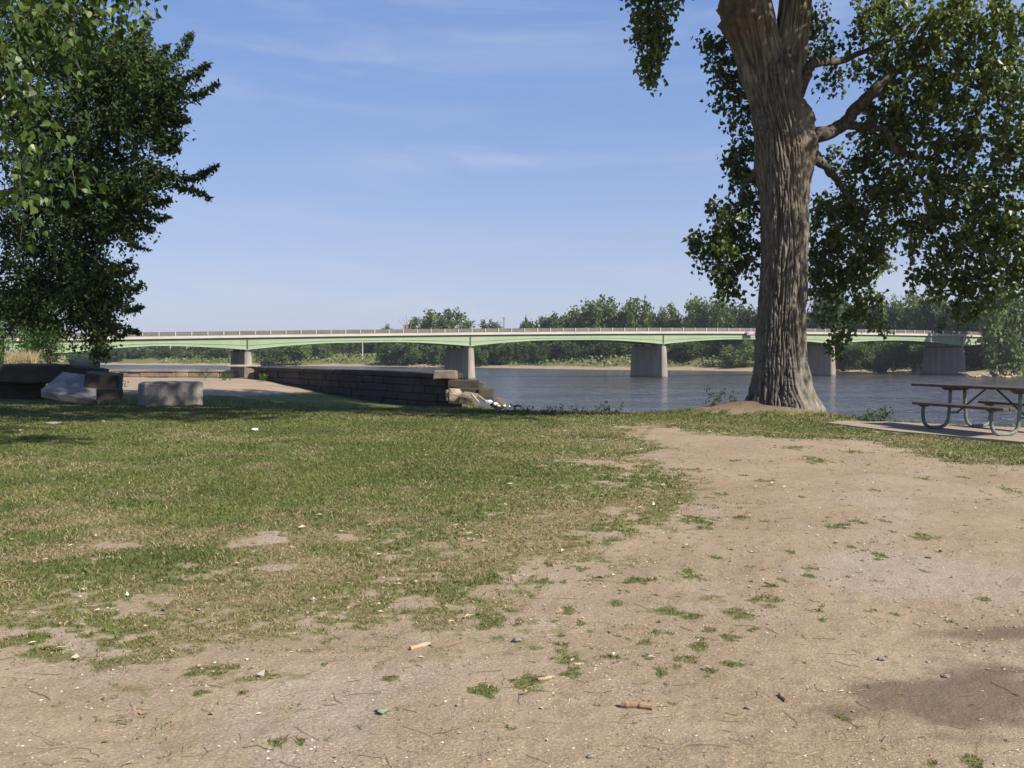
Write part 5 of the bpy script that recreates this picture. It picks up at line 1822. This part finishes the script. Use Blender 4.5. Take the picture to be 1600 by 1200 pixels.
# trees and bushes showing below the deck
far_tree(1155, 532, 78, 247, 'wide', FL, 'wide pale willow bush on the bank left of the trunk', 577, 'willow_bush', 'bush')
far_tree(1396, 530, 64, 206, 'wide', FM, 'round bush at the water edge left of the last pier', 582, 'bush', 'bush')
far_tree(1372, 560, 36, 203, 'wide', FD, 'small low bush in front of the round one left of the last pier', 584, 'bush', 'bush')
far_tree(1345, 536, 44, 214, 'round', FM, 'bush under the bridge midway between the two right piers', 578, 'bush', 'bush')
far_tree(1318, 535, 40, 218, 'round', FL, 'pale bush close to the pier half hidden by the trunk', 580, 'bush', 'bush')
far_tree(1432, 536, 34, 208, 'round', FL, 'upright bush touching the last pier on its left', 580, 'bush', 'bush')
far_tree(652, 528, 66, 312, 'wide', FD, 'dark bush overhanging the bank left of the second pier', 574, 'bush', 'bush')
far_tree(612, 532, 46, 318, 'round', FD, 'dark bush at the right end of the pale field', 573, 'bush', 'bush')
far_tree(690, 534, 34, 308, 'round', FM, 'mid green bush against the left face of the second pier', 574, 'bush', 'bush')
far_tree(462, 536, 48, 330, 'round', FL, 'pale round tree at the left end of the field', 572)
far_tree(425, 540, 46, 332, 'round', FD, 'dark bush right of the first pier', 572, 'bush', 'bush')
far_tree(500, 534, 40, 345, 'round', FM, 'tree at the back of the field left of the pale pole', 568)
far_tree(770, 532, 50, 302, 'round', FM, 'tree under the deck just right of the second pier', 568)
far_tree(818, 532, 50, 298, 'round', FL, 'paler tree under the deck right of the second pier', 566)
far_tree(868, 528, 56, 292, 'round', FD, 'dark tree under the deck at the middle of the third span', 565)
far_tree(962, 528, 56, 280, 'round', FD, 'dark tree under the deck left of the third pier', 562)
far_tree(1075, 532, 60, 262, 'round', FD, 'dark tree under the deck right of the third pier', 562)
for k, (x, yy, wd_) in enumerate([(340, 543, 40), (305, 546, 40), (268, 545, 44), (232, 547, 40), (195, 545, 44), (158, 547, 44), (122, 544, 40)]):
    far_tree(x, yy, wd_ * 1.15, 360 + 4 * k, 'round', FM if k % 2 else FD, 'hazy tree in the row on the far shore left of the first pier', 570, 'tree', 'tree', 'hazy trees along the far left shore')

# dead branches by the low tree
dt = empty('dead_tree', at(636, 550, 340), 'bare dead branches sticking up over the deck left of the domed tree', 'tree')
mb = MB()
b0 = at(640, 530, 340)
for (x, y) in ((634, 492), (622, 499), (629, 496), (645, 500)):
    mb.tube(quad_bezier(at(640, 548, 340), at(638, 512, 340), at(x, y, 340), 7), np.linspace(.28, .06, 7), 5, False)
mb.build('branch', M_far_bark, dt)
# distant woods behind: reads as one mass
def woods():
    V, Fc, T, off = [], [], [], 0
    r = np.random.default_rng(77)
    spec = []
    for x in np.arange(80, 880, 13):
        spec.append((x + r.uniform(-6, 6), r.uniform(514, 524) if x > 480 else r.uniform(530, 540), 375 - .02 * x + r.uniform(-8, 22)))
    for x in np.arange(860, 1300, 13):
        spec.append((x + r.uniform(-6, 6), r.uniform(486, 504), 318 - .1 * (x - 860) + r.uniform(-6, 18)))
    for x in np.arange(1290, 1760, 14):
        spec.append((x + r.uniform(-6, 6), r.uniform(476, 496), 262 - .08 * (x - 1290) + r.uniform(-4, 14)))
    for x in np.arange(700, 1330, 13):       # shaded understorey
        spec.append((x + r.uniform(-6, 6), r.uniform(528, 542), 300 - .08 * (x - 700) + r.uniform(-3, 8)))
    for x in np.arange(1280, 1700, 12):
        spec.append((x + r.uniform(-5, 5), r.uniform(520, 540), 232 - .09 * (x - 1280) + r.uniform(-2, 6)))
    kinds = list(CROWNS)
    for q, (x, y, Y) in enumerate(spec):
        X = (x - 800) / F * Y
        zb = tz(X, Y) - .3
        h = at(x, y, Y)[2] - zb
        v, f, ti = CROWNS['round' if q % 3 else 'wide'][q % 2]
        a = r.uniform(0, 6.28)
        s = h * r.uniform(.75, 1.1) if h > 6 else h * 1.3
        co, si = math.cos(a), math.sin(a)
        vv = np.stack([(v[:, 0] * co - v[:, 1] * si) * s + X, (v[:, 0] * si + v[:, 1] * co) * s + Y, v[:, 2] * h + zb - (0 if h > 12 else .12 * h)], 1)
        V.append(vv); Fc.append(f[0] + off); T.append(np.clip(ti * .8 + r.uniform(-.15, .2), 0, 1)); off += len(v)
    me = mesh_np('far_woods', np.concatenate(V), np.concatenate(Fc), {'tint': np.concatenate(T)})
    tag(link('far_woods', me, M_leaf_far_dark), 'far green woods massed along the opposite bank', 'woods', kind='stuff')
    # rough grass and low growth of the far bank
    X = r.uniform(-130, 110, 60000)
    Yq = r.uniform(170, 380, 60000)
    Z, dn, df = terrain(X, Yq)
    k = (df > 10 + 3 * fbm(X * .1, Yq * .1, 1.0, 2)) & (df < 42)
    X, Yq, Z = X[k], Yq[k], Z[k]
    n = len(X)
    hh = .5 + .9 * np.clip(.5 + fbm(X * .06, Yq * .12, 3.0, 3), 0, 1)
    pos = np.stack([X, Yq, Z + hh * r.random(n)], 1)
    v, f, ti = leaf_cloud(pos, r.uniform(.35, .9, n), np.zeros(3), T_CARD, F_CARD, np.clip(.35 + .9 * fbm(X * .05, Yq * .05, 8.0, 3) + .35 * r.random(n), 0, 1), -.2)
    m, t = new_mat('far_rough_grass')
    finish(t, t.ramp(t.attr('tint'), [(0, (0.06, 0.085, 0.025)), (.5, (0.11, 0.14, 0.042)), (1, (0.24, 0.235, 0.10))]), .8)
    tag(link('far_rough_grass', mesh_np('far_rough_grass', v, f, {'tint': ti}), m), 'rough tall grass and low growth above the far sand bar', 'grass', kind='stuff')


woods()

# poles, driftwood piles on the far shore
def pole(x, y0, y1, Y, r, mat, label, arm=False):
    a, b = at(x, y1, Y), at(x, y0, Y)
    o = empty('utility_pole', a, label, 'pole')
    mb = MB()
    mb.tube([a - [0, 0, 1], (a + b) / 2, b], [r, r * .9, r * .8], 8)
    mb.build('shaft', mat, o)
    if arm:
        mb = MB()
        mb.box(b - [0, 0, .5], (1.6, .12, .12), .3)
        mb.build('crossarm', mat, o)


pole(787.5, 495, 560, 330, .22, M_dkpole, 'slim brown utility pole standing over the bridge deck', True)
pole(566.5, 535, 562, 335, .16, M_pole, 'pale slender pole in the field below the bridge at left')
for k, (x, y, lab, Yd) in enumerate([(648, 573, 'driftwood heap on the sand left of the second pier', 300), (668, 572, 'second driftwood heap nearest the second pier', 298), (1570, 590, 'bleached driftwood heap on the shore at the right edge', 173.5), (1540, 590.5, 'low bleached drift logs right of the last pier', 175), (1420, 585, 'long pale log lying by the water left of the last pier', 196)]):
    p = at(x, y, Yd)
    p[2] = max(tz(p[0], p[1]), WATER_Z)
    heap = empty('driftwood', p, lab, 'driftwood')
    for q in range(9):
        a = rng.uniform(0, 3.1)
        L = rng.uniform(1.2, 3.4)
        d = np.array([math.cos(a), math.sin(a) * .5, rng.uniform(-.05, .35)])
        s0 = p + [rng.normal() * 1.5, rng.normal() * .6, .15]
        mb = MB()
        mb.tube(wob(np.linspace(s0, s0 + d * L, 5), .2, 1, q), np.linspace(.16, .05, 5), 6)
        mb.build('log', M_pale_stick, heap)

# ------------------------------------------------------------------ summer haze: one even volume round the whole place
mb = MB()
mb.box((0, 0, 17.0), (4000, 4000, 52))
hz = mb.build('haze', None, None, attrs=False)
m, t = new_mat('haze')
pv = t.add('ShaderNodeVolumePrincipled', inp={'Color': (0.86, 0.90, 1.0, 1), 'Density': 0.00020, 'Anisotropy': 0.2})
o = t.add('ShaderNodeOutputMaterial')
t.link(pv.outputs[0], o.inputs['Volume'])
hz.data.materials.append(m)
tag(hz, 'pale summer haze over the river', 'haze', kind='stuff')
